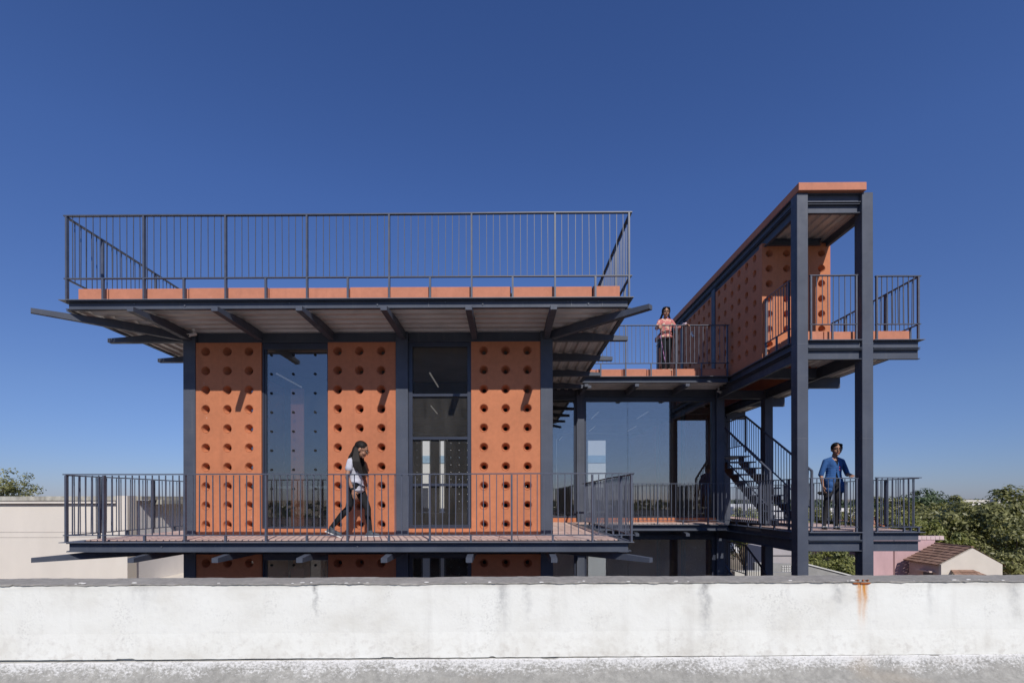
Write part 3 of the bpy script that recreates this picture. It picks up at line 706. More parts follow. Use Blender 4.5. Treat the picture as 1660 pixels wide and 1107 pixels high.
# bolts and splice plates on the edge beams
bolt = MB().tube((0, 0, 0), (0, -0.012, 0), 0.011, 0.011, 6).mesh('bolt', M['deckplate'])[0]
for k, x in enumerate((-5.5, -4.75, -3.2, -1.9, -0.9, -0.35, 0.9, 1.2, 1.35)): put('bolt', bolt, (x, 7.2+0.048, 2.885-0.03*(k % 2)), mb)
for x in (-1.15, 0.95, 1.4): BX('splice_plate', M['deckplate'], mb, x, x+0.006, 7.2+0.047, 7.2+0.054, 2.80, 2.905)
for k, x in enumerate((-5.1, -4.3, -2.2, 0.2)): put('bolt', bolt, (x, 7.2+0.048, -0.70+0.02*(k % 2)), mb)
BX('roof_slab', M['kerb'], tw, 5.39, 6.635, 9.14, 18.0, 5.667, 5.815, bevel=0.006)
channel('beam', tw, 'x', 5.60, 6.585, 9.22, 5.495, 5.66, -1); channel('beam', tw, 'x', 5.60, 6.585, 9.24, 5.305, 5.48, -1)
for x, o_ in ((5.395, -1), (6.785, 1)):
    channel('beam', tw, 'y', 9.41, 17.9, x, 5.50, 5.66, o_); channel('beam', tw, 'y', 9.41, 17.9, x+0.012*(-o_), 5.275, 5.485, o_)
m = MB(); pr = sheet_profile(5.47, 6.70)
for (x, dz) in pr: m.v += [(x, 9.32, 5.425+dz), (x, 17.9, 5.425+dz)]
for i in range(len(pr)-1): m.f.append((2*i, 2*i+1, 2*i+3, 2*i+2))
m.build('decking_sheet', M['sheet'], tw)
# perforated walls of the head house
def wall_y(x, ya, yb, cols, z=2.94, ht=2.345, rz=-90, rows=7):
    w_ = yb-ya; panel(tw, x, yb if rz < 0 else ya, z, w_, ht, cols, rows, px=w_/cols*0.985, z0=0.30, x0=w_/cols*0.5+w_*0.0075, rz=rad(rz), th=0.12)
wall_y(5.375, 10.545, 12.735, 6); wall_y(5.375, 12.97, 15.04, 6); wall_y(5.375, 15.27, 17.48, 6)
panel(tw, 5.372, 10.42, 2.94, 1.428, 2.41, 4, 7, px=0.365, pz=0.318, x0=0.150, z0=0.29, th=0.12)
channel('beam', tw, 'x', 5.50, 6.58, 10.36, 5.29, 5.42, -1)
BX('wall_base', M['orange'], tw, 6.682, 6.797, 10.575, 17.5, 2.76, 2.937); BX('wall_base', M['orange'], tw, 5.43, 5.55, 10.575, 12.70, 2.80, 2.937)
wall_y(6.80, 10.545, 14.0, 9, rz=90); wall_y(6.80, 14.01, 17.5, 9, rz=90)
# decks
def tower_deck(zt):
    pl = M['deckplate']
    BX('edge_plate', pl, tw, 5.60, 6.585, 9.17, 9.32, zt-0.010, zt); BX('edge_plate', pl, tw, 6.80, 7.73, 9.17, 9.32, zt-0.010, zt)
    BX('edge_plate', pl, tw, 5.34, 5.48, 9.42, 11.85, zt-0.010, zt); BX('edge_plate', pl, tw, 7.59, 7.73, 9.322, 17.6, zt-0.010, zt)
    for x0, x1 in ((5.60, 6.583), (6.80, 7.655)):
        channel('beam', tw, 'x', x0, x1, 9.19, zt-0.155, zt-0.011, -1); channel('beam', tw, 'x', x0, x1+0.012, 9.21, zt-0.355, zt-0.168, -1)
    channel('beam', tw, 'y', 9.41, 12.70, 5.36, zt-0.155, zt-0.011, -1); channel('beam', tw, 'y', 9.41, 12.71, 5.40, zt-0.375, zt-0.168, -1)
    channel('beam', tw, 'y', 9.41, 17.6, 7.70, zt-0.155, zt-0.011, 1)
    channel('beam', tw, 'y', 9.41, 12.64, 6.60, zt-0.40, zt-0.168, -1); channel('beam', tw, 'y', 12.86, 15.04, 6.60, zt-0.40, zt-0.168, -1); channel('beam', tw, 'y', 15.26, 17.4, 6.60, zt-0.40, zt-0.168, -1)
    for y in (11.4, 13.66, 15.9, 17.4):
        BX('cantilever_beam', M['steel'], tw, 6.66, 7.66, y, y+0.09, zt-0.40, zt-0.17)
    for y in (10.55, 12.70, 15.1): BX('cross_beam', M['steel'], tw, 5.47, 6.59, y, y+0.08, zt-0.38, zt-0.17)
    for x0, x1, y0, y1 in ((5.49, 6.60, 9.33, 10.54), (6.80, 7.60, 9.33, 17.5)):
        m = MB(); pr = sheet_profile(x0, x1)
        for (x, dz) in pr: m.v += [(x, y0, zt-0.165+dz), (x, y1, zt-0.165+dz)]
        for i in range(len(pr)-1): m.f.append((2*i, 2*i+1, 2*i+3, 2*i+2))
        m.build('decking_sheet', M['sheet'], tw)
    m = MB().box(5.485, 7.585, 9.325, 10.56, zt-0.08, zt-0.013).box(6.80, 7.585, 10.562, 17.5, zt-0.08, zt-0.013)
    m.build('deck_slab', M['inner_light'], tw)
tower_deck(2.93); tower_deck(-0.63); tower_deck(-4.19)
BX('deck_slab', M['inner_light'], tw, 5.40, 6.60, 10.562, 11.2, -0.71, -0.643)
BX('landing_slab', M['inner_light'], tw, 5.60, 6.79, 15.2, 17.5, -0.71, -0.643)
tiles(tw, 5.50, 7.58, 9.34, 11.14, 7, 6, seed=6)
tiles(tw, 6.80, 7.58, 11.16, 17.36, 3, 20, seed=7)
kerb_run(tw, 'x', 5.62, 7.58, 9.34, 2.932, 3.135, [5.97, 6.56])
kerb_run(tw, 'y', 9.48, 10.41, 5.52, 2.932, 3.135, [10.0])
kerb_run(tw, 'y', 9.48, 17.3, 7.46, 2.932, 3.135, [10.6, 11.8, 13.0, 14.2, 15.4])
BX('roof_slab', M['roofing'], tw, 5.65, 7.45, 9.47, 10.41, 2.945, 3.09)
# tower railings
railing('short upper railing between the two tall tower columns', (5.68, 9.26), (6.52, 9.26), 2.93, 3.235, 4.15, [0.0, 0.84], [0.40], 0.011)
railing('upper railing across the front of the tower balcony right of the columns', (6.90, 9.26), (7.69, 9.26), 2.93, 3.235, 4.13, [0.0, 0.77], [], 0.012)
railing('upper railing receding along the right edge of the tower balcony', (7.69, 9.32), (7.69, 17.2), 2.93, 3.235, 4.12, [0.75+1.2*i for i in range(6)], [0.15+1.2*i for i in range(6)], 0.011)
railing('short upper railing on the left edge of the tower beside the perforated wall', (5.42, 9.5), (5.42, 10.38), 2.93, 3.235, 4.15, [0.02, 0.86], [0.45], 0.012)
railing('short lower railing in front of the woman in blue', (5.68, 9.26), (6.52, 9.26), -0.63, -0.54, 0.37, [0.0, 0.84], [], 0.013)
railing('lower railing across the front of the tower balcony right of the columns', (6.90, 9.26), (7.69, 9.26), -0.63, -0.54, 0.38, [0.0], [0.5, 0.77], 0.013)
railing('lower railing receding along the right edge of the tower balcony', (7.69, 9.32), (7.69, 17.2), -0.63, -0.54, 0.37, [0.75+1.2*i for i in range(6)], [0.15+1.2*i for i in range(6)], 0.011)
railing('lower railing joining the wing walkway to the left tower column', (5.42, 9.5), (5.42, 11.86), -0.63, -0.54, 0.365, [0.03, 1.1], [0.55, 1.65, 2.2], 0.015)
# ---- stairs
def flight(t, x0, x1, y0, z0, n, rise, run):
    for k in range(n):
        z = z0+rise*(k+1); y = y0+run*k
        MB().box(x0, x1, y, y+run+0.02, z-0.03, z).build('step', M['frame'], t)
    for xs in (x0+0.14, x1-0.18):
        pr = []
        for k in range(n):
            pr += [(y0+run*k+0.01, z0+rise*k+0.0), (y0+run*k+0.01, z0+rise*(k+1)-0.032)]
        pr += [(y0+run*n, z0+rise*n-0.032), (y0+run*n, z0+rise*n-0.20)]
        low = [(y0+0.22, z0-0.0)]
        MB().prism((pr+low)[::-1], 'x', xs, xs+0.03).build('stringer', M['frame'], t)
    for xs in (x0-0.01, x1+0.01):
        m = MB(); sl = rise/run
        a = (xs, y0+0.02, z0+0.30+0.92); b = (xs, y0+run*n, z0+0.30+0.92+rise*n-0.1)
        m.bar(a, b, 0.045, 0.03); m.bar((xs, a[1], z0+0.02), (xs, a[1], a[2]), 0.04, 0.04)
        m.bar((xs, b[1]-0.02, b[2]-1.0), (xs, b[1]-0.02, b[2]), 0.04, 0.04)
        m.bar((a[0], a[1], a[2]-0.82), (b[0], b[1], b[2]-0.82), 0.03, 0.02)
        m.build('handrail', M['rail'], t)
        nb = int(run*n/0.12); h = 0.82
        for i in range(1, nb):
            y = y0+0.02+(run*n-0.02)*i/nb; z = a[2]+(b[2]-a[2])*i/nb
            put('baluster', rail_piece('baluster', 0.012, 0.012, h), (xs, y, z-h/2), t)
def stairs(z0, label):
    t = thing('staircase', (6.15, 12, z0), label, 'staircase')
    rise = 3.56/20
    flight(t, 5.70, 6.58, 10.70, z0, 10, rise, 0.30)
    BX('landing', M['frame'], t, 5.68, 6.62, 13.72, 14.75, z0+1.75, z0+1.78)
    flight(t, 5.70, 6.58, 14.75, z0+1.78, 10, rise, 0.27)
    for xs in (5.69, 6.59):
        MB().bar((xs, 13.70, z0+2.9), (xs, 14.75, z0+2.9), 0.045, 0.03).bar((xs, 13.70, z0+2.1), (xs, 14.75, z0+2.1), 0.03, 0.02).build('handrail', M['rail'], t)
        for i in range(1, 9): put('baluster', rail_piece('baluster', 0.012, 0.012, 0.8), (xs, 13.7+1.05*i/9, z0+2.5), t)
stairs(-0.63, 'dark steel staircase with railings rising inside the tower from the walkway level')
stairs(-4.19, 'dark steel staircase rising from below up to the tower walkway level')

# ================================================================== FURNITURE INSIDE
tb = thing('table', (-3.75, 9.6, -0.62), 'pale blue steel framed table behind the left window', 'table')
BX('tabletop', simple('table_top', (0.28, 0.34, 0.38), 0.4), tb, -4.42, -3.05, 9.3, 10.0, 0.20, 0.245)
for x in (-4.40, -3.12):
    for y in (9.32, 9.93): BX('leg', simple('table_leg', (0.3, 0.36, 0.4), 0.4), tb, x, x+0.05, y, y+0.05, -0.62, 0.199)
def arc_tube(c, r, a0, a1, rad_, tilt, n=10):
    m = MB(); pts = []
    for i in range(n+1):
        a = rad(a0+(a1-a0)*i/n); v = Vector((r*math.cos(a), r*math.sin(a)*math.cos(tilt), r*math.sin(a)*math.sin(tilt)))
        pts.append(Vector(c)+v)
    for i in range(n): m.tube(pts[i], pts[i+1], rad_, rad_, 6)
    return m
ch = thing('chair', (-3.55, 10.4, -0.62), 'dark office chair with curved pale wooden arms behind the left window', 'chair')
wood = simple('chair_wood', (0.62, 0.36, 0.14), 0.4)
arc_tube((-3.62, 10.3, 0.22), 0.22, 10, 170, 0.022, 0.7).build('armrest', wood, ch)
arc_tube((-3.55, 10.25, -0.12), 0.24, 190, 340, 0.024, 0.6).build('armrest', wood, ch)
BX('seat', M['gap'], ch, -3.85, -3.35, 10.2, 10.7, -0.22, -0.14); BX('backrest', M['gap'], ch, -3.83, -3.37, 10.68, 10.74, -0.1, 0.30)
for x in (-3.83, -3.40):
    for y in (10.22, 10.65): BX('leg', M['gap'], ch, x, x+0.03, y, y+0.03, -0.62, -0.222)

# ================================================================== NEIGHBOUR BUILDINGS
cream = simple('cream_wall', (0.68, 0.62, 0.54), 0.9, 0.07, 0.8, 0, 0.1, 30, (1, 1, 0.4))
greyw = simple('grey_plaster_wall', (0.44, 0.43, 0.42), 0.9, 0.1, 0.9, 0, 0.1, 30, (1, 1, 0.4))
cop = simple('weathered_coping', (0.42, 0.40, 0.34), 0.9, 0.35, 5, 0, 0.3, 40, (1, 1, 0.4))
nb_ = thing('neighbour_building', (-20, 17, -E), 'long cream flat-roofed building left of the steel building', 'building')
BX('wall', cream, nb_, -34, -10.86, 14.0, 26, -E, -0.03)
BX('coping', cop, nb_, -34, -11.1, 13.93, 14.25, -0.028, 0.09)
BX('moulding', simple('brown_moulding', (0.50, 0.39, 0.30), 0.8), nb_, -34, -11.1, 13.945, 13.997, -0.15, -0.115)
BX('moulding', cream, nb_, -34, -11.1, 13.90, 13.997, -0.112, -0.06)
for z in (-0.93, -1.08): BX('groove', simple('groove_shade', (0.5, 0.45, 0.40), 0.9), nb_, -34, -11.2, 13.994, 13.999, z-0.008, z+0.008)
BX('pilaster', cream, nb_, -11.08, -10.76, 13.90, 14.25, -E, 0.10)
BX('side_wall', simple('lightened_side_wall', (0.80, 0.775, 0.76), 0.9, 0.08, 0.9, 0, 0.1, 20, (1, 1, 0.4)), nb_, -10.858, -10.80, 14.26, 26, -E, -0.03)  # side face colour lightened, standing in for brighter grazing sunlight
BX('cornice', cop, nb_, -10.86, -10.45, 14.9, 26, -0.15, -0.02); BX('coping', cop, nb_, -11.1, -10.62, 14.26, 26, -0.018, 0.09)
BX('lower_wing', cream, nb_, -10.798, -9.3, 15.2, 26, -E, -2.45); BX('parapet', cream, nb_, -9.45, -9.25, 15.0, 26, -E, -2.28); BX('parapet', cream, nb_, -10.79, -9.46, 15.0, 15.19, -E, -2.42)
BX('groove', greyw, nb_, -10.797, -10.79, 14.3, 26, -1.42, -1.40)
BX('roof', cop, nb_, -33.9, -11, 14.3, 25.9, -0.35, -0.3)
# sunlit wall beyond the building, seen through its back windows
wb = thing('white_building', (0.5, 29, -E), 'white rendered building with a pale blue band seen through the back windows', 'building')
BX('wall', simple('white_render', (0.55, 0.56, 0.54), 0.9, 0.04, 1), wb, -6.5, 6.5, 27, 31, -E, 4.2)
BX('band', simple('blue_band', (0.22, 0.33, 0.42), 0.8), wb, -6.5, 6.5, 26.96, 26.998, 1.95, 2.35)
BX('canopy', simple('canopy_grey', (0.3, 0.3, 0.3), 0.8), wb, -6.5, 6.5, 26.2, 26.958, -0.9, -0.75)
for x in (-5, -3.4, -1.8, 0, 1.6, 3.4, 4.6):
    BX('window', M['frame'], wb, x, x+0.7, 26.97, 26.999, -0.7, 0.6)
# gable cottage
def tile_rows(parent, e0, e1, r0, r1, rows, cols, mat):
    """roof slope from eave edge e0->e1 up to ridge r0->r1, rows of lapped tiles as one mesh"""
    e0, e1, r0, r1 = map(Vector, (e0, e1, r0, r1)); m = MB(); rr = random.Random(5)
    n = (e1-e0).cross(r0-e0).normalized()
    if n.z < 0: n = -n
    for i in range(rows):
        a0 = e0.lerp(r0, i/rows); a1 = e1.lerp(r1, i/rows); b0 = e0.lerp(r0, (i+1.15)/rows); b1 = e1.lerp(r1, (i+1.15)/rows)
        for j in range(cols):
            g_ = 0.03; p = a0.lerp(a1, (j+g_)/cols); q = a0.lerp(a1, (j+1-g_)/cols); u = b0.lerp(b1, (j+g_)/cols); v = b0.lerp(b1, (j+1-g_)/cols)
            h = 0.07+rr.uniform(-0.01, 0.015)
            m.add([p+n*h, q+n*h, v+n*0.02, u+n*0.02, p-n*0.02, q-n*0.02], [(0, 1, 2, 3), (0, 4, 5, 1)])
    o = m.build('roof_tiles', mat, parent); o['kind'] = 'stuff'; return o
terr = simple('clay_roof_tile', (0.27, 0.165, 0.115), 0.85, 0.4, 2.2)
ct = thing('cottage', (32.4, 36, -E), 'small cream gable cottage with brown clay tiled roof at right edge', 'house')
pale = simple('pale_peach_wall', (0.62, 0.56, 0.48), 0.9, 0.05, 0.8); pinkish = simple('peach_side_wall', (0.55, 0.42, 0.36), 0.9, 0.08, 0.8)
m = MB().prism([(30.35, -E), (34.6, -E), (34.6, -4.65), (32.55, -3.52), (30.35, -4.65)], 'y', 34.75, 34.95); m.build('gable_wall', pale, ct)
BX('side_wall', pinkish, ct, 30.42, 30.6, 34.952, 37.6, -E, -4.66); BX('side_wall', pinkish, ct, 34.4, 34.55, 34.952, 37.6, -E, -4.66)
tile_rows(ct, (30.15, 34.80, -4.72), (30.15, 37.8, -4.72), (32.55, 34.80, -3.46), (32.55, 37.8, -3.46), 8, 11, terr)
tile_rows(ct, (34.85, 37.8, -4.78), (34.85, 34.80, -4.78), (32.55, 37.8, -3.46), (32.55, 34.80, -3.46), 8, 11, terr)
MB().bar((32.55, 34.78, -3.42), (32.55, 37.8, -3.42), 0.16, 0.08).build('ridge', terr, ct)
tile_rows(ct, (30.75, 34.15, -5.35), (32.9, 34.15, -5.35), (31.0, 34.74, -5.05), (32.6, 34.74, -5.05), 2, 6, terr)
o = BX('window', M['frame'], ct, 30.40, 30.418, 35.5, 36.3, -6.4, -5.35); BX('window_hood', pinkish, ct, 30.0, 30.415, 35.3, 36.5, -5.30, -5.2)
# pink building
pk = thing('pink_building', (30, 41, -E), 'weathered pink flat-roofed building behind the cottage', 'building')
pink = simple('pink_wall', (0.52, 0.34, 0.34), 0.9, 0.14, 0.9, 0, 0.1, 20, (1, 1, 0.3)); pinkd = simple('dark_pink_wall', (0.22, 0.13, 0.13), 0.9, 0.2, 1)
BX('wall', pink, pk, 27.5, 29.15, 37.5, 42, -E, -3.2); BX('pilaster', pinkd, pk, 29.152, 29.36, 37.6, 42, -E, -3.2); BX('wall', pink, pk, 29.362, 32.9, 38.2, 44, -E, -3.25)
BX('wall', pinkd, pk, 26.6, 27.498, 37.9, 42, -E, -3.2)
BX('parapet', simple('pale_pink', (0.55, 0.42, 0.41), 0.9, 0.12, 2), pk, 30.5, 33.6, 38.25, 38.5, -3.248, -2.92)
for k in range(9): BX('parapet_panel', simple('pale_pink_panel', (0.6, 0.47, 0.45), 0.9, 0.1, 3) if k == 0 else bpy.data.materials['pale_pink_panel'], pk, 30.55+0.34*k, 30.86+0.34*k, 38.2, 38.248, -3.2, -2.95)
# ramp wall / compound wall below the tower
cw = thing('compound_wall', (13.6, 22, -E), 'grey concrete wall with a sloping top seen beneath the tower deck', 'wall')
conc = simple('grey_concrete', (0.30, 0.295, 0.28), 0.9, 0.2, 1.5, 0, 0.2, 20); pc = simple('pale_concrete_cap', (0.6, 0.59, 0.56), 0.9, 0.1, 2)
MB().prism([(11.0, -E), (18.5, -E), (18.5, -4.3), (13.3, -2.95), (11.0, -2.85)], 'y', 22, 22.2).build('wall', conc, cw)
MB().bar((13.3, 22.08, -2.92), (18.5, 22.08, -4.27), 0.28, 0.05).build('cap', pc, cw)
lt = MB()
for i in range(8):
    for j in range(3):
        lt.box(12.2+i*0.1, 12.27+i*0.1, 21.97, 21.999, -3.25+j*0.1, -3.19+j*0.1)
lt.build('lattice', pc, cw)
wp = thing('low_wall', (10.8, 20, -E), 'pale concrete wall beside the stairs beneath the tower', 'wall')
BX('wall', simple('beige_concrete', (0.5, 0.48, 0.43), 0.9, 0.15, 1.5), wp, 9.2, 10.6, 20, 20.3, -E, -2.95); BX('wall', conc, wp, 10.602, 12.3, 20.4, 20.6, -E, -3.05)

# ================================================================== TREES
def mk_leaf(name, lo, hi, dark=None):
    m, t, b = newmat(name); t.nodes.remove(b)
    g_ = nd(t, 'ShaderNodeNewGeometry'); v = pos_map(t)
    isl = g_.outputs['Random Per Island']; n = noise(t, v, 0.6, 3)
    f = mth(t, 'ADD', mth(t, 'MULTIPLY', isl, 0.6), mth(t, 'MULTIPLY', n, 0.4))
    col = ramp(t, f, [(0.2, lo), (0.75, hi), (0.95, tuple(min(1, c*1.35) for c in hi))])
    d = nd(t, 'ShaderNodeBsdfPrincipled'); d.inputs['Roughness'].default_value = 0.5; t.links.new(col, d.inputs['Base Color'])
    tr = nd(t, 'ShaderNodeBsdfTranslucent'); t.links.new(mixc(t, 1.0, col, (1.0, 1.15, 0.5), 'MULTIPLY'), tr.inputs[0])
    mx = nd(t, 'ShaderNodeMixShader'); mx.inputs[0].default_value = 0.25; t.links.new(d.outputs[0], mx.inputs[1]); t.links.new(tr.outputs[0], mx.inputs[2])
    t.links.new(mx.outputs[0], t.nodes['Material Output'].inputs[0]); return m
LF = {'olive': mk_leaf('olive_foliage', (0.095, 0.10, 0.032), (0.31, 0.30, 0.11)), 'dark': mk_leaf('dark_foliage', (0.035, 0.06, 0.022), (0.10, 0.14, 0.055)),
      'bright': mk_leaf('bright_foliage', (0.10, 0.12, 0.03), (0.28, 0.28, 0.08)), 'far': mk_leaf('far_foliage', (0.05, 0.07, 0.045), (0.12, 0.145, 0.085))}
bark = simple('bark', (0.12, 0.095, 0.07), 0.9, 0.3, 5)
def leaf_mesh(centers, norms, size, name, mat, rng_):
    n = len(centers)
    a = rng_.normal(size=(n, 3)); a -= (a*norms).sum(1)[:, None]*norms; a /= np.linalg.norm(a, axis=1)[:, None]+1e-9
    b = np.cross(norms, a); s = size*rng_.uniform(0.55, 1.35, n)[:, None]
    V = np.empty((n, 4, 3)); fold = norms*s*0.18
    V[:, 0] = centers-a*s; V[:, 1] = centers-b*s*0.45-fold; V[:, 2] = centers+a*s; V[:, 3] = centers+b*s*0.45-fold
    me = bpy.data.meshes.new(name); me.vertices.add(n*4); me.vertices.foreach_set('co', V.reshape(-1).astype(np.float32))
    me.loops.add(n*4); me.loops.foreach_set('vertex_index', np.arange(n*4, dtype=np.int32))
    me.polygons.add(n); me.polygons.foreach_set('loop_start', np.arange(0, n*4, 4, dtype=np.int32))
    me.materials.append(mat); me.update(calc_edges=True); return me
def tree(label, x, y, ztop, zbot, rx, n_clump, per, leaf, kind, seed, cname='tree', ry=None, cat='tree', group=None, stray=0.0, trunk=0.16, lean=0.0):
    """ztop/zbot: crown extent relative to the eye"""
    rg = np.random.RandomState(seed); rr = random.Random(seed)
    t = thing(cname, (x, y, -E), label, cat, group); cz = (ztop+zbot)/2; rz = (ztop-zbot)/2; ry = ry or rx
    c0 = Vector((0, 0, cz+E))
    # lobes
    lobes = []
    for k in range(9):
        th = rr.uniform(0, 6.28); u = rr.uniform(-0.5, 0.9); q = math.sqrt(max(0, 1-u*u))
        lobes.append((np.array([math.cos(th)*q*0.52*rx, math.sin(th)*q*0.52*ry, u*0.55*rz]), rr.uniform(0.42, 0.6)))
    lobes.append((np.zeros(3), 0.62))
    cs = []
    for k in range(n_clump):
        lc, lr = lobes[rr.randrange(len(lobes))]
        d = rg.normal(size=3); d[2] = d[2]*0.9+0.25; d /= np.linalg.norm(d)
        f = rr.uniform(0.72, 1.05)
        if stray and rr.random() < stray: f *= rr.uniform(1.1, 1.45)
        cs.append(lc+d*np.array([rx, ry, rz])*lr*f)
    cs = np.array(cs); cr = 0.13*(rx+rz)*rg.uniform(0.6, 1.25, n_clump)
    idx = np.repeat(np.arange(n_clump), per)
    off = rg.normal(size=(len(idx), 3)); off /= np.linalg.norm(off, axis=1)[:, None]; off *= (rg.uniform(0, 1, len(idx))**0.5)[:, None]
    P = cs[idx]+off*cr[idx][:, None]*np.array([1, 1, 0.7])
    nm = off*0.8+P/np.array([rx, ry, rz])*0.5+rg.normal(size=P.shape)*0.45+np.array([0, -0.05, 0.35]); nm /= np.linalg.norm(nm, axis=1)[:, None]
    me = leaf_mesh(P, nm, leaf, 'crown', LF[kind], rg)
    o = bpy.data.objects.new('crown', me); C.objects.link(o); o.parent = t; o.location = c0
    m = MB(); tr = trunk*rx*0.35
    fork = Vector((lean*0.4, 0, (zbot+E)+rz*0.25)); base = Vector((0, 0, -0.05))
    m.tube(base, base.lerp(fork, 0.5)+Vector((0.1*rx*0.2, 0, 0)), tr*1.25, tr, 9); m.tube(base.lerp(fork, 0.5)+Vector((0.1*rx*0.2, 0, 0)), fork, tr, tr*0.8, 9)
    for k in range(min(26, n_clump)):
        c = Vector(cs[k*(n_clump//min(26, n_clump))])+c0; mid = fork.lerp(c, 0.5)+Vector((rr.uniform(-.1, .1)*rx, rr.uniform(-.1, .1)*rx, 0.08*rz))
        m.tube(fork, mid, tr*0.45, tr*0.22, 6); m.tube(mid, c, tr*0.22, tr*0.06, 5)
    me2, c = m.mesh('trunk', bark, False, True); o2 = bpy.data.objects.new('trunk', me2); C.objects.link(o2); o2.parent = t
    return t
def at(px, D): return (px-825)*D/800
tree('broad leafy tree filling the right edge behind the cottage', at(1625, 46), 46, 0.45, -6.2, 5.4, 120, 120, 0.20, 'olive', 11, stray=0.1)
tree('large olive green tree right of the tower, left half of the big grove', at(1535, 50), 50, 0.1, -6.5, 4.6, 100, 110, 0.20, 'olive', 12, stray=0.08)
tree('spreading tree low behind the cottage gable', at(1640, 41), 41, -2.2, -7.0, 4.6, 80, 110, 0.15, 'olive', 13)
tree('dense dark rounded tree against the horizon behind the tower railing', at(1486, 72), 72, 1.65, -4.5, 4.6, 100, 110, 0.2, 'dark', 14)
tree('tree with light leaves just right of the right tower column', at(1432, 52), 52, 0.35, -4.5, 2.6, 60, 90, 0.15, 'olive', 15)
tree('tree between the two tall tower columns behind the woman in blue', at(1352, 48), 48, -0.1, -5.5, 3.4, 80, 100, 0.15, 'olive', 16)
tree('yellow green tree seen through the lower tower railing below the balcony right', at(1480, 44), 44, -1.6, -6, 3.2, 70, 100, 0.15, 'bright', 17)
tree('bushy bright green tree directly beneath the tower deck', at(1350, 32), 32, -3.1, -6.6, 2.1, 70, 110, 0.10, 'bright', 18)
tree('tree seen through the staircase railings', at(1208, 40), 40, -0.4, -6.2, 2.6, 70, 100, 0.13, 'bright', 19)
tree('small tree behind the left tower column above the concrete wall', at(1268, 38), 38, -2.2, -6.5, 1.9, 50, 90, 0.12, 'bright', 20)
tree('tree with sparse twigs above the cream neighbour roof at far left', at(-4, 27), 27, 1.85, -1.5, 1.75, 70, 80, 0.07, 'olive', 21, stray=0.22)
tree('leafy tree past the right edge of the picture', at(1800, 48), 48, 0.9, -6.2, 5.4, 80, 90, 0.2, 'olive', 22)
tree('mid green tree far behind the balcony railing corner', at(1560, 95), 95, -0.9, -7, 5.0, 50, 60, 0.3, 'dark', 23)
tree('distant green tree beside the yellow houses', at(1412, 85), 85, -0.2, -6.5, 4.2, 50, 60, 0.28, 'dark', 24)

# ================================================================== TOWN AND HORIZON
def house(label, px, D, ytop, wd, dp, col, roof='flat', name='house', rcol=(0.32, 0.13, 0.07)):
    x = at(px, D); zt = (808-ytop)*D/800
    wm = simple('wall_'+str(px), col, 0.9, 0.08, 0.6)
    t = thing(name, (x, D+dp/2, -E), label, 'house' if name != 'building' else 'building')
    zw = zt if roof == 'flat' else zt-wd*0.28
    BX('wall', wm, t, x-wd/2, x+wd/2, D, D+dp, -E, zw)
    if roof == 'flat':
        BX('parapet', wm, t, x-wd/2-0.1, x+wd/2+0.1, D-0.1, D-0.002, zw-0.5, zw+0.15)
    else:
        rm = simple('roof_'+str(px), rcol, 0.9, 0.25, 1)
        MB().prism([(x-wd/2-0.3, zw), (x, zt), (x+wd/2+0.3, zw), (x+wd/2+0.3, zw+0.12), (x, zt+0.14), (x-wd/2-0.3, zw+0.12)][::-1], 'y', D-0.3, D+dp+0.3).build('roof', rm, t)
        MB().prism([(x-wd/2, zw), (x+wd/2, zw), (x, zt-0.02)], 'y', D, D+0.15).build('gable', wm, t)
    nw = max(1, int(wd/2.4))
    for lv in (1.6, 4.7):
        if -zw+0 < E and (E+zw) > lv+0.6:
            for k in range(nw):
                xx = x-wd/2+(k+0.5)*wd/nw
                f = BX('window', M['frame'], t, xx-0.45, xx+0.45, D-0.06, D-0.003, zw-lv-0.6, zw-lv+0.5)
                BX('sill', wm, t, xx-0.55, xx+0.55, D-0.16, D-0.062, zw-lv-0.7, zw-lv-0.6)
    return t
house('yellowish apartment house between trees behind the balcony railing', 1462, 96, 819, 5.5, 6, (0.62, 0.55, 0.36))
house('pale yellow lower house beside the dark rounded tree', 1478, 84, 829, 4.6, 6, (0.65, 0.58, 0.40))
house('white gable house with red roof just right of the tower column', 1427, 58, 840, 2.4, 4, (0.75, 0.74, 0.70), 'gable')
house('low house with orange tiled roof near the tower column foot', 1418, 50, 849, 2.6, 5, (0.66, 0.58, 0.52), 'gable', rcol=(0.42, 0.16, 0.08))
house('small white flat house over the treetops near the horizon', 1530, 135, 820, 7.0, 7, (0.78, 0.78, 0.76))
house('pale house far off left of the big grove', 1512, 118, 826, 6.0, 6, (0.7, 0.7, 0.68))
house('tiny cream house near the horizon above the grove', 1580, 230, 812, 12, 10, (0.7, 0.66, 0.58))
house('far white block on the horizon left of the dark tree', 1447, 240, 811, 12, 10, (0.75, 0.74, 0.72))
house('brick coloured low house seen between the tower columns', 1392, 46, 846, 2.6, 5, (0.45, 0.23, 0.16))
house('pale house behind the legs of the woman in blue', 1366, 64, 826, 3.0, 5, (0.72, 0.7, 0.66))
house('pale roofed house seen through the staircase', 1232, 70, 822, 7, 6, (0.62, 0.62, 0.62))
house('far grey white block behind the staircase', 1204, 120, 818, 11, 8, (0.66, 0.68, 0.7))
house('wide pale block at the far right horizon', 1640, 260, 811, 16, 10, (0.68, 0.65, 0.6))
house('small grey house low between stair wall and column', 1276, 34, 888, 2.4, 3, (0.40, 0.37, 0.37))
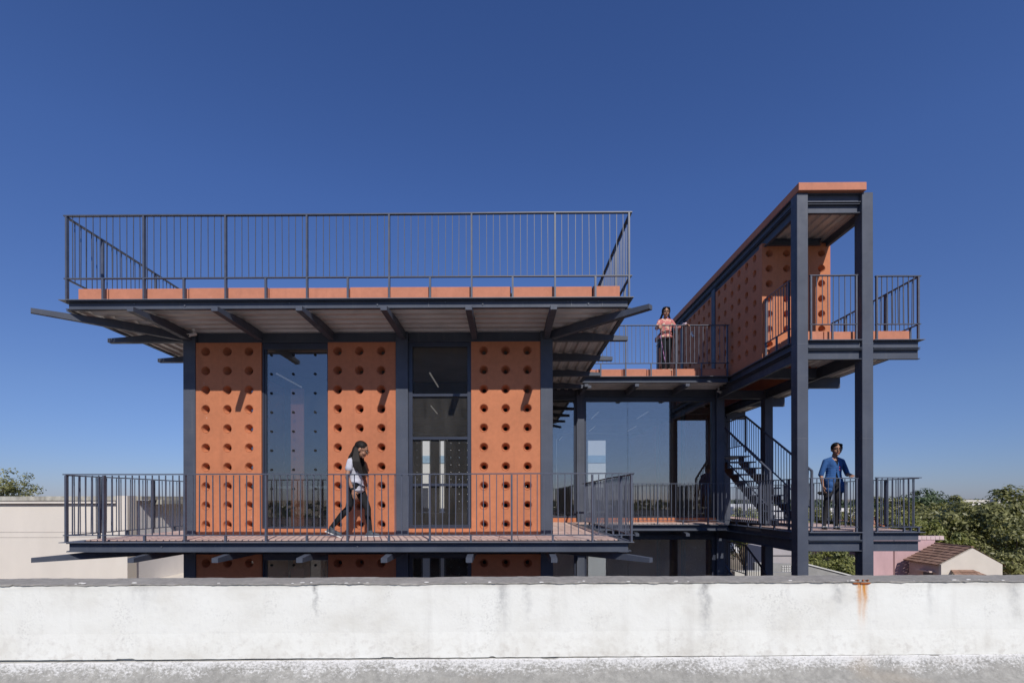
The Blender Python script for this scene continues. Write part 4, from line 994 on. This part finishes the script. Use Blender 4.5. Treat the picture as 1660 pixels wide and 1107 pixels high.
# far woodland, one mass
rg = np.random.RandomState(5); N = 2300
ang = rg.uniform(-1.25, 1.25, N); back = rg.uniform(0, 1, N) < 0.35; Dd = 110*np.exp(rg.uniform(0, 2.2, N)); X_ = Dd*np.tan(ang*0.9); keep = np.abs(X_) < 1500
ok = (np.abs(ang) > 0.28) | (Dd > 200) | back; keep &= ok; Dd = np.where(back, -Dd, Dd); X_, Dd = X_[keep], Dd[keep]
hh = rg.uniform(4.5, 7.9, len(X_))+np.clip(np.abs(Dd)-200, 0, 800)*0.0012; rr_ = rg.uniform(3.0, 6.5, len(X_)); per = 42
idx = np.repeat(np.arange(len(X_)), per); off = rg.normal(size=(len(idx), 3)); off /= np.linalg.norm(off, axis=1)[:, None]; off[:, 2] = np.abs(off[:, 2])*1.0-0.15
sc_ = (0.5+0.5*rg.uniform(0, 1, len(idx)))[:, None]
P = np.stack([X_[idx], Dd[idx], np.zeros(len(idx))], 1)+off*sc_*np.stack([rr_[idx], rr_[idx], hh[idx]*0.95], 1)
P[:, 2] = np.clip(P[:, 2], 0.3, None)
nm = off+rg.normal(size=off.shape)*0.4; nm /= np.linalg.norm(nm, axis=1)[:, None]
sizes = 1.0+np.abs(Dd[idx])/420
me = leaf_mesh(P, nm, 1.0, 'far_woodland', LF['far'], rg)
co = np.empty(len(me.vertices)*3, np.float32); me.vertices.foreach_get('co', co); co = co.reshape(-1, 4, 3); cc = co.mean(1, keepdims=True)
co = cc+(co-cc)*sizes[:, None, None]; me.vertices.foreach_set('co', co.reshape(-1).astype(np.float32)); me.update()
o = bpy.data.objects.new('far_woodland', me); C.objects.link(o); tagp(o, 'hazy band of treetops running along the whole horizon', 'woodland', kind='stuff')

# ================================================================== PEOPLE
def cap(m, p0, r0, p1, r1, n=12):
    p0, p1 = Vector(p0), Vector(p1)
    m.tube(p0, p1, r0, r1, n); m.ell(p0, (r0,)*3, n, 8); m.ell(p1, (r1,)*3, n, 8)
def blob(name, m, voxel, mat, parent, sm=4):
    me = bpy.data.meshes.new('tmp'); me.from_pydata([tuple(p) for p in m.v], [], m.f); me.update()
    o = bpy.data.objects.new('tmp', me); C.objects.link(o)
    md = o.modifiers.new('r', 'REMESH'); md.mode = 'VOXEL'; md.voxel_size = voxel; md.use_smooth_shade = True
    s_ = o.modifiers.new('s', 'SMOOTH'); s_.iterations = sm; s_.factor = 0.5
    dg = bpy.context.evaluated_depsgraph_get(); dg.update()
    r_ = bpy.data.meshes.new_from_object(o.evaluated_get(dg)); r_.name = name
    bpy.data.objects.remove(o); r_.materials.clear(); r_.materials.append(mat)
    r_.polygons.foreach_set('use_smooth', [True]*len(r_.polygons))
    q = bpy.data.objects.new(name, r_); C.objects.link(q); q.parent = parent; return q
def plain(name, m, mat, parent, smooth=True):
    me, c = m.mesh(name, mat, False, smooth); q = bpy.data.objects.new(name, me); C.objects.link(q); q.parent = parent; return q
skin = simple('skin', (0.33, 0.17, 0.105), 0.55, 0.08, 8); hairm = simple('black_hair', (0.012, 0.009, 0.008), 0.62, 0.5, 40, 0, 0.0, 90, (1, 1, 0.15))
eyew = simple('eye_white', (0.6, 0.58, 0.55), 0.3); lipm = simple('lips', (0.28, 0.09, 0.08), 0.5)
def hand(m, w_, d, nrm, curl=0.5, side=1, L=0.17):
    """w_: wrist, d: direction of the palm, nrm: direction the palm faces"""
    w_, d, nrm = Vector(w_), Vector(d).normalized(), Vector(nrm).normalized(); s = d.cross(nrm).normalized()*side
    R_ = Matrix((s, d, nrm)).transposed()
    m.ell(w_+d*0.045, (0.038, 0.05, 0.016), 10, 8, R_)
    for k, ln in enumerate((0.066, 0.076, 0.070, 0.054)):
        b = w_+d*0.082+s*(0.028-0.0185*k)
        a1 = curl*0.6; d1 = (d*math.cos(a1)+nrm*math.sin(a1)).normalized(); a2 = curl*1.5; d2 = (d*math.cos(a2)+nrm*math.sin(a2)).normalized()
        k1 = b+d1*ln*0.5; cap(m, b-d*0.01, 0.0092, k1, 0.0085, 8); cap(m, k1, 0.0085, k1+d2*ln*0.5, 0.007, 8)
    tb_ = w_+d*0.022+s*0.026; t1 = tb_+(s*0.75+d*0.7+nrm*0.35).normalized()*0.034; t2 = t1+(d+nrm*0.4+s*0.1).normalized()*0.028
    cap(m, tb_, 0.0125, t1, 0.011, 8); cap(m, t1, 0.0105, t2, 0.008, 8)
def hscale(m, c, start=0, k=1.12):
    c = Vector(c)
    for i in range(start, len(m.v)): m.v[i] = tuple(c+(Vector(m.v[i])-c)*k)
    return m
def head(m, c, R_):
    c = Vector(c); start = len(m.v)
    def Q(x, y, z): return c+R_ @ Vector((x, y, z))
    m.ell(Q(0, 0.012, 0.02), (0.074, 0.094, 0.095), 16, 12, R_); m.ell(Q(0, -0.03, -0.045), (0.055, 0.058, 0.062), 14, 10, R_)
    m.ell(Q(0, -0.068, -0.085), (0.024, 0.022, 0.02), 10, 8, R_)
    cap(m, Q(0, -0.083, 0.012), 0.009, Q(0, -0.103, -0.024), 0.012, 8)
    for s in (-1, 1):
        m.ell(Q(s*0.076, 0.005, -0.01), (0.010, 0.02, 0.031), 8, 8, R_); m.ell(Q(s*0.036, -0.06, -0.03), (0.026, 0.025, 0.026), 10, 8, R_)
        m.ell(Q(s*0.03, -0.076, 0.032), (0.026, 0.012, 0.009), 8, 6, R_)
    hscale(m, c, start)
    return Q
def face_bits(t, Q, R_, glasses=True):
    hc_ = Q(0, 0, 0)
    def plain(name, m, mat, t): return globals()['plain'](name, hscale(m, hc_), mat, t)
    for s in (-1, 1):
        plain('eye', MB().ell(Q(s*0.031, -0.083, 0.010), (0.013, 0.007, 0.007), 10, 8, R_), eyew, t)
        plain('pupil', MB().ell(Q(s*0.031, -0.089, 0.010), (0.0062, 0.003, 0.0062), 8, 6, R_), M['gap'], t)
        b = MB(); cap(b, Q(s*0.014, -0.089, 0.034), 0.0045, Q(s*0.05, -0.075, 0.036), 0.003, 6); plain('eyebrow', b, hairm, t)
    l = MB(); cap(l, Q(-0.022, -0.083, -0.055), 0.005, Q(0, -0.091, -0.057), 0.0075, 8); cap(l, Q(0, -0.091, -0.057), 0.0075, Q(0.022, -0.083, -0.055), 0.005, 8); plain('mouth', l, lipm, t)
    if glasses:
        g_ = MB()
        for s in (-1, 1):
            pts = [Q(s*0.034+0.024*math.cos(a), -0.099, 0.008+0.018*math.sin(a)) for a in [6.283*i/14 for i in range(14)]]
            for i in range(14): g_.tube(pts[i], pts[(i+1) % 14], 0.0022, 0.0022, 5)
            g_.tube(Q(s*0.057, -0.097, 0.012), Q(s*0.078, 0.0, 0.008), 0.002, 0.002, 5)
        g_.tube(Q(-0.011, -0.1, 0.012), Q(0.011, -0.1, 0.012), 0.002, 0.002, 5)
        plain('glasses', g_, M['gap'], t)
def torso(m, pel, chest, neck, sh, k=1.0, hipw=0.155, bust=True, Rz=None):
    """lofted torso of ellipsoids between pelvis and chest; sh: pair of shoulders"""
    pel, chest, neck = Vector(pel), Vector(chest), Vector(neck)
    m.ell(pel, (hipw*k, 0.105*k, 0.11*k), 16, 10); m.ell(pel+Vector((0, 0.03, -0.03)), (hipw*0.9*k, 0.10*k, 0.09*k), 14, 10)
    for i in range(1, 6):
        f = i/6; c = pel.lerp(chest, f); wv = hipw*(1-0.19*math.sin(f*3.0)); m.ell(c, (wv*k, (0.088+0.012*f)*k, 0.085), 16, 10)
    m.ell(chest, (0.132*k, 0.098*k, 0.13), 16, 10); m.ell(chest.lerp(neck, 0.45), (0.112*k, 0.072*k, 0.06), 14, 8)
    if bust:
        for s in (-1, 1): m.ell(chest+Vector((s*0.055, -0.058, -0.01)), (0.058*k, 0.048*k, 0.06*k), 12, 8)
    for s in sh: cap(m, chest.lerp(neck, 0.82), 0.038*k, s, 0.044*k); cap(m, chest.lerp(neck, 0.4), 0.05*k, s, 0.04*k)
def leg(m, hip, knee, ank, k=1.0):
    cap(m, hip, 0.082*k, Vector(hip).lerp(Vector(knee), 0.5), 0.07*k); cap(m, Vector(hip).lerp(Vector(knee), 0.5), 0.07*k, knee, 0.05*k)
    mid = Vector(knee).lerp(Vector(ank), 0.3)+Vector((0, 0.012, 0)); cap(m, knee, 0.049*k, mid, 0.05*k); cap(m, mid, 0.05*k, ank, 0.033*k)
def foot(m, ank, d, k=1.0, lift=0.0):
    a = Vector(ank); d = Vector(d).normalized(); s = Vector((-d.y, d.x, 0))
    sole = a+Vector((0, 0, -0.055)); cap(m, sole-d*0.04, 0.034*k, sole+d*0.06+Vector((0, 0, -0.002-lift*0.4)), 0.033*k); cap(m, sole+d*0.06+Vector((0, 0, -0.002-lift*0.4)), 0.033*k, sole+d*0.145+Vector((0, 0, -0.010-lift)), 0.024*k)
    cap(m, a, 0.034*k, sole, 0.034*k)
def arm(m, s, e, w_, k=1.0):
    cap(m, s, 0.044*k, e, 0.036*k); mid = Vector(e).lerp(Vector(w_), 0.3); cap(m, e, 0.036*k, mid, 0.037*k); cap(m, mid, 0.037*k, w_, 0.024*k)
RX = lambda a: Matrix.Rotation(rad(a), 3, 'X')
RZ = lambda a: Matrix.Rotation(rad(a), 3, 'Z')
RY = lambda a: Matrix.Rotation(rad(a), 3, 'Y')

def mk_floral():
    m, t, b = newmat('floral_cotton'); v = pos_map(t)
    vo = nd(t, 'ShaderNodeTexVoronoi'); vo.inputs['Scale'].default_value = 15; t.links.new(v, vo.inputs['Vector'])
    vo2 = nd(t, 'ShaderNodeTexVoronoi'); vo2.inputs['Scale'].default_value = 24; t.links.new(v, vo2.inputs['Vector'])
    c = mixc(t, ramp(t, vo.outputs['Distance'], [(0.33, (1, 1, 1)), (0.42, (0, 0, 0))]), (0.56, 0.19, 0.17), (0.66, 0.52, 0.36))
    c = mixc(t, ramp(t, vo.outputs['Distance'], [(0.10, (1, 1, 1)), (0.16, (0, 0, 0))]), c, (0.55, 0.12, 0.14))
    c = mixc(t, ramp(t, vo2.outputs['Distance'], [(0.16, (1, 1, 1)), (0.22, (0, 0, 0))]), c, (0.25, 0.13, 0.09))
    t.links.new(c, b.inputs['Base Color']); b.inputs['Roughness'].default_value = 0.8; return m
def cloth(name, col, rough=0.9): return simple(name, col, rough, 0.18, 12, 0, 0.5, 18, (1, 1, 0.5))
blackc = cloth('black_cotton', (0.017, 0.017, 0.019)); darkshoe = simple('slate_shoe', (0.07, 0.085, 0.10), 0.6); white = simple('white_sole', (0.6, 0.6, 0.58), 0.7)

# ---- 1: walking woman in a grey top
def person_walk():
    t = thing('person', (-2.42, 7.92, -0.61), 'long-haired woman with glasses in pale grey top and black trousers walking along the walkway', 'person')
    t.rotation_euler = (0, 0, rad(90))
    pel, ch_, nk = (0, 0.0, 0.86), (0, 0.04, 1.13), (0, 0.005, 1.29)
    shR, shL = (-0.14, 0.055, 1.205), (0.14, 0.02, 1.205)
    hR, hL = (-0.08, 0.0, 0.83), (0.08, 0.0, 0.83)
    kR, kL = (-0.085, 0.10, 0.46), (0.08, -0.16, 0.445)      # right leg trails, left leg leads
    aR, aL = (-0.085, 0.375, 0.155), (0.08, -0.20, 0.085)
    eR, wR = (-0.21, 0.085, 0.96), (-0.205, -0.01, 0.735)
    eL, wL = (0.20, 0.01, 0.96), (0.20, 0.10, 0.76)
    hc = Vector((0, -0.085, 1.400)); R_ = RX(28)
    m = MB(); torso(m, pel, ch_, nk, (shR, shL), 0.93); leg(m, hR, kR, aR, 0.9); leg(m, hL, kL, aL, 0.9)
    foot(m, aR, (0, -1, 0), 0.9, 0.05); foot(m, aL, (0, -1, 0), 0.9)
    arm(m, shR, eR, wR, 0.9); arm(m, shL, eL, wL, 0.9); cap(m, nk, 0.05, hc+Vector((0, 0.02, -0.05)), 0.045)
    hand(m, wR, (0.02, -0.25, -1), (1, 0.1, 0), 0.5, 1); hand(m, wL, (0, 0.2, -1), (-1, 0, 0), 0.5, -1)
    Q = head(m, hc, R_); blob('body', m, 0.006, skin, t)
    face_bits(t, Q, R_)
    m = MB(); torso(m, (0, 0.005, 0.86), ch_, nk, (shR, shL), 1.10, 0.15)
    m.ell((0, 0.0, 0.80), (0.155, 0.125, 0.10), 16, 10); m.ell((0, 0.005, 0.755), (0.158, 0.13, 0.06), 16, 8)
    for s_, e_ in ((shR, eR), (shL, eL)): cap(m, s_, 0.051, Vector(s_).lerp(Vector(e_), 0.48), 0.056)
    blob('shirt', m, 0.008, cloth('pale_grey_jersey', (0.50, 0.50, 0.55)), t, 3)
    m = MB(); leg(m, hR, kR, aR, 1.05); leg(m, hL, kL, aL, 1.05); m.ell((0, 0.01, 0.84), (0.15, 0.115, 0.11), 14, 10); blob('trousers', m, 0.008, blackc, t, 3)
    for a_, l_ in ((aR, 0.05), (aL, 0.0)):
        m = MB(); foot(m, a_, (0, -1, 0), 1.12, l_); sh = blob('shoe', m, 0.007, darkshoe, t, 2)
    m = MB(); m.box(aL[0]-0.04, aL[0]+0.04, aL[1]-0.175, aL[1]+0.075, -0.006, 0.012); plain('sole', m, white, t, False)
    m = MB(); m.bar((aR[0], aR[1]+0.09, 0.098), (aR[0], aR[1]-0.17, -0.002), 0.075, 0.016); plain('sole', m, white, t, False)
    # hair: cap, half-up back, long falls over both shoulders
    m = MB(); m.ell(Q(0, 0.026, 0.038), (0.081, 0.098, 0.084), 16, 12, R_); m.ell(Q(0, 0.075, -0.03), (0.062, 0.05, 0.085), 12, 10, R_)
    hscale(m, hc)
    rr = random.Random(2)
    for k in range(11):
        a = Q(-0.07+0.014*k, 0.085, -0.02); cap(m, a, 0.022, (-0.09+0.018*k, 0.085, 1.27), 0.020, 8); cap(m, (-0.09+0.018*k, 0.085, 1.27), 0.020, (-0.07+0.014*k, 0.10, 1.20+rr.uniform(-0.03, 0.02)), 0.010, 8)
    for s in (-1, 1):
        for k in range(6):
            a = Q(s*0.074, 0.035+0.01*k, -0.02); b = Vector((s*(0.125+0.006*k), -0.085+0.022*k, 1.20)); c = Vector((s*(0.12+0.005*k), -0.165+0.022*k, 0.97+rr.uniform(-0.06, 0.06)))
            cap(m, a, 0.017, b, 0.019, 8); cap(m, b, 0.019, c, 0.005, 8)
    blob('hair', m, 0.006, hairm, t, 2)
    m = MB()
    pts = [(-0.12, 0.10, 0.90), (-0.158, 0.03, 0.87), (-0.152, -0.05, 0.865), (-0.11, -0.105, 0.83), (-0.02, -0.135, 0.80), (0.11, -0.10, 0.79)]
    for i in range(5): m.bar(pts[i], pts[i+1], 0.028, 0.012)
    plain('belt', m, simple('slate_sash', (0.05, 0.055, 0.09), 0.7), t)
    m = MB().tube((wR[0], wR[1]+0.02, wR[2]+0.045), (wR[0], wR[1]+0.008, wR[2]+0.015), 0.03, 0.03, 12); plain('bracelet', m, M['gap'], t)
# ---- 2: woman in floral shirt on the roof
def person_roof():
    t = thing('person', (3.91, 12.16, 3.10), 'woman in pink floral shirt standing behind the roof railing of the wing', 'person')
    pel, ch_, nk = (0, 0, 0.88), (0, 0.02, 1.16), (0, 0.01, 1.33)
    shR, shL = (-0.145, 0.02, 1.245), (0.145, 0.02, 1.245); hR, hL = (-0.075, 0, 0.85), (0.075, 0, 0.85)
    kR, kL = (-0.06, -0.01, 0.46), (0.075, -0.02, 0.46); aR, aL = (-0.045, 0.02, 0.085), (0.06, 0.0, 0.085)
    eR, wR = (-0.235, -0.06, 1.06), (-0.225, -0.255, 1.075); eL, wL = (0.27, 0.02, 1.055), (0.40, -0.19, 1.085)
    hc = Vector((0, -0.02, 1.455)); R_ = RX(10) @ RZ(-6)
    m = MB(); torso(m, pel, ch_, nk, (shR, shL), 0.92); leg(m, hR, kR, aR, 0.9); leg(m, hL, kL, aL, 0.9)
    foot(m, aR, (-0.2, -1, 0), 0.9); foot(m, aL, (0.2, -1, 0), 0.9); arm(m, shR, eR, wR, 0.88); arm(m, shL, eL, wL, 0.88); cap(m, nk, 0.048, hc+Vector((0, 0.02, -0.05)), 0.045)
    hand(m, wR, (-0.05, -0.6, -0.8), (0.1, 0.8, -0.6), 0.8, 1); hand(m, wL, (0.5, -0.7, -0.1), (0, 0, -1), 0.7, -1)
    Q = head(m, hc, R_); blob('body', m, 0.006, skin, t); face_bits(t, Q, R_)
    m = MB(); torso(m, (0, 0, 0.87), ch_, nk, (shR, shL), 1.13, 0.155); m.ell((0, 0, 0.84), (0.185, 0.14, 0.06), 16, 8)
    for s_, e_, w_ in ((shR, eR, wR), (shL, eL, wL)):
        cap(m, s_, 0.053, e_, 0.050); cap(m, e_, 0.050, Vector(e_).lerp(Vector(w_), 0.45), 0.046)
    fm = mk_floral(); blob('shirt', m, 0.008, fm, t, 3)
    m = MB(); leg(m, hR, kR, aR, 1.08); leg(m, hL, kL, aL, 1.08); m.ell((0, 0.0, 0.84), (0.148, 0.115, 0.10), 14, 10); blob('trousers', m, 0.008, blackc, t, 3)
    for a_, d in ((aR, (-0.2, -1, 0)), (aL, (0.2, -1, 0))):
        d = Vector(d).normalized(); a_ = Vector(a_)
        m = MB(); s0 = a_+Vector((0, 0, -0.078)); m.bar(s0-d*0.07, s0+d*0.165, 0.078, 0.016); m.bar(s0+d*0.08+Vector((-0.04, 0, 0.045)), s0+d*0.08+Vector((0.04, 0, 0.045)), 0.03, 0.012); plain('sandal', m, simple('tan_sandal', (0.45, 0.38, 0.3), 0.7), t, False)
    m = MB(); m.ell(Q(0, 0.03, 0.035), (0.085, 0.094, 0.095), 16, 12, R_)
    rr = random.Random(4)
    for s in (-1, 1): m.ell(Q(s*0.04, -0.03, 0.082), (0.04, 0.052, 0.03), 10, 8, R_); m.ell(Q(s*0.072, 0.0, 0.03), (0.02, 0.05, 0.06), 10, 8, R_)
    hscale(m, hc)
    for s in (-1, 1):
        for k in range(6 if s > 0 else 3):
            a = Q(s*0.07, 0.03+0.015*k, -0.01); b = Vector((s*(0.10+0.012*k*(1 if s > 0 else 0.3)), 0.04+0.02*k, 1.33)); c = Vector((s*(0.13+0.01*k), 0.02+0.02*k, 1.15+rr.uniform(-0.03, 0.05)+(0.15 if s < 0 else 0)))
            cap(m, a, 0.022, b, 0.022, 8); cap(m, b, 0.022, c, 0.010, 8)
    blob('hair', m, 0.006, hairm, t, 2)
    m = MB(); pts = [(-0.175, -0.02, 0.90), (-0.125, -0.115, 0.945), (0, -0.142, 0.965), (0.125, -0.115, 0.94), (0.175, -0.02, 0.90)]
    for i in range(4): m.bar(pts[i], pts[i+1], 0.03, 0.014)
    plain('bag_strap', m, M['gap'], t)
    m = MB()
    for i in range(5): m.tube((-0.175+0.022*i, -0.13-0.004*i, 0.86-0.13*i), (-0.175+0.022*(i+1), -0.134-0.004*i, 0.86-0.13*(i+1)), 0.008, 0.008, 6)
    plain('cord', m, simple('mauve_cord', (0.45, 0.2, 0.4), 0.8), t)
    m = MB(); rr = random.Random(8)
    for i in range(7): m.ell((0.385+rr.uniform(-.03, .04), -0.17+rr.uniform(-.03, .03), 1.115+rr.uniform(-.015, .03)), (0.03, 0.025, 0.018), 8, 6)
    blob('scarf', m, 0.006, simple('striped_scarf', (0.5, 0.42, 0.5), 0.8, 0.9, 30), t, 1)
# ---- 3: woman in blue tunic on the tower deck
def person_blue():
    t = thing('person', (6.43, 9.74, -0.61), 'smiling woman in open blue tunic over black leaning one hand on the tower railing', 'person')
    pel, ch_, nk = (-0.03, 0, 0.95), (0.0, 0.02, 1.25), (0.01, 0.01, 1.43)
    shR, shL = (-0.155, 0.03, 1.33), (0.16, 0.02, 1.33); hR, hL = (-0.11, 0, 0.90), (0.05, 0, 0.90)
    kR, kL = (-0.16, -0.02, 0.49), (0.055, -0.03, 0.49); aR, aL = (-0.20, 0.01, 0.085), (0.01, -0.03, 0.085)
    eR, wR = (-0.245, 0.03, 1.07), (-0.26, -0.05, 0.84); eL, wL = (0.275, 0.03, 1.08), (0.10, -0.37, 1.03)
    hc = Vector((0.03, -0.015, 1.56)); R_ = RZ(-14) @ RX(6) @ RY(4)
    m = MB(); torso(m, pel, ch_, nk, (shR, shL), 0.95); leg(m, hR, kR, aR, 0.92); leg(m, hL, kL, aL, 0.92)
    foot(m, aR, (-0.35, -1, 0), 0.9); foot(m, aL, (-0.25, -1, 0), 0.9); arm(m, shR, eR, wR, 0.9); arm(m, shL, eL, wL, 0.9); cap(m, nk, 0.048, hc+Vector((0, 0.02, -0.05)), 0.045)
    hand(m, wR, (0.0, -0.15, -1), (1, 0, 0), 0.7, 1); hand(m, wL, (-0.6, -0.75, -0.05), (0, -0.1, -1), 0.35, -1)
    Q = head(m, hc, R_); blob('body', m, 0.006, skin, t); face_bits(t, Q, R_)
    m = MB(); torso(m, pel, ch_, Vector(nk)+Vector((0, 0, -0.05)), (), 1.04, 0.155); blob('tee_shirt', m, 0.008, blackc, t, 3)
    # tunic: two front halves and back, open in an inverted V below the buttons
    m = MB()
    torso(m, (-0.03, -0.012, 0.95), ch_, nk, (shR, shL), 1.18, 0.152)
    for s, x in ((-1, -0.13), (1, 0.085)):
        m.ell((x, -0.03, 0.86), (0.075, 0.11, 0.10), 12, 10); m.ell((x+s*0.02, -0.03, 0.77), (0.07, 0.10, 0.07), 12, 8)
    m.ell((-0.03, 0.075, 0.84), (0.17, 0.06, 0.14), 14, 10)
    for s_, e_ in ((shR, eR), (shL, eL)): cap(m, s_, 0.053, e_, 0.049)
    tu = blob('tunic', m, 0.008, cloth('blue_cotton', (0.035, 0.10, 0.26)), t, 3)
    # neckline and open front worked in by removing faces
    bm = bmesh.new(); bm.from_mesh(tu.data); kill = []
    for f in bm.faces:
        c = f.calc_center_median()
        if c.y < -0.02:
            x = c.x+0.015
            if (c.z > 1.235 and abs(x-0.01) < (c.z-1.235)*0.34 and c.z < 1.46) or (c.z < 1.13 and abs(x+0.01) < (1.13-c.z)*0.20): kill.append(f)
        if c.z > 1.425 and abs(c.x-0.01) < 0.06: kill.append(f)
    bmesh.ops.delete(bm, geom=list(set(kill)), context='FACES'); bm.to_mesh(tu.data); bm.free()
    for z in (1.205, 1.155): plain('button', MB().ell((-0.005, -0.155, z), (0.010, 0.006, 0.010), 8, 6), simple('red_button', (0.5, 0.05, 0.12), 0.5), t)
    m = MB(); leg(m, hR, kR, aR, 1.08); leg(m, hL, kL, aL, 1.08); m.ell((-0.03, 0.0, 0.91), (0.15, 0.11, 0.10), 14, 10); blob('trousers', m, 0.008, cloth('charcoal_leggings', (0.03, 0.03, 0.033)), t, 3)
    for a_, d in ((aR, (-0.35, -1, 0)), (aL, (-0.25, -1, 0))):
        m = MB(); foot(m, a_, d, 1.1); blob('shoe', m, 0.007, blackc, t, 2)
        d = Vector(d).normalized(); c = Vector(a_)+d*0.075+Vector((0, 0, -0.035)); s = Vector((-d.y, d.x, 0))
        m = MB(); m.bar(c-s*0.042, c+s*0.042, 0.055, 0.03); plain('shoe_strap', m, white, t, False)
    m = MB(); m.ell(Q(0, 0.028, 0.035), (0.081, 0.092, 0.09), 16, 12, R_); m.ell(Q(0, 0.11, 0.0), (0.042, 0.04, 0.05), 10, 8, R_)
    for s in (-1, 1): m.ell(Q(s*0.038, -0.03, 0.080), (0.04, 0.052, 0.028), 10, 8, R_); m.ell(Q(s*0.070, 0.0, 0.035), (0.018, 0.045, 0.045), 10, 8, R_)
    hscale(m, hc)
    for a in range(1): cap(m, Q(-0.05, 0.06, 0.09), 0.004, Q(-0.10-0.01*a, 0.05+0.02*a, 0.10+0.012*a), 0.003, 6)
    blob('hair', m, 0.006, hairm, t, 2)
    sb = thing('sandals', (6.43-0.30, 9.64, 0.06), 'pair of black sandals dangling from the hand of the woman in blue', 'shoes')
    m = MB()
    for k, (dx, tl) in enumerate(((0, 0.3), (0.03, -0.2))):
        m.ell((-0.02+dx, -0.01*k, 0.02), (0.10, 0.035, 0.014), 12, 6, RY(12*tl*10/3)); m.ell((-0.05+dx, -0.01*k, 0.045), (0.04, 0.034, 0.026), 10, 6); m.tube((0.02+dx, 0, 0.02), (0.03+dx, 0, 0.09), 0.006, 0.006, 6)
    plain('strap_and_sole', m, M['gap'], sb)
person_walk(); person_roof(); person_blue()
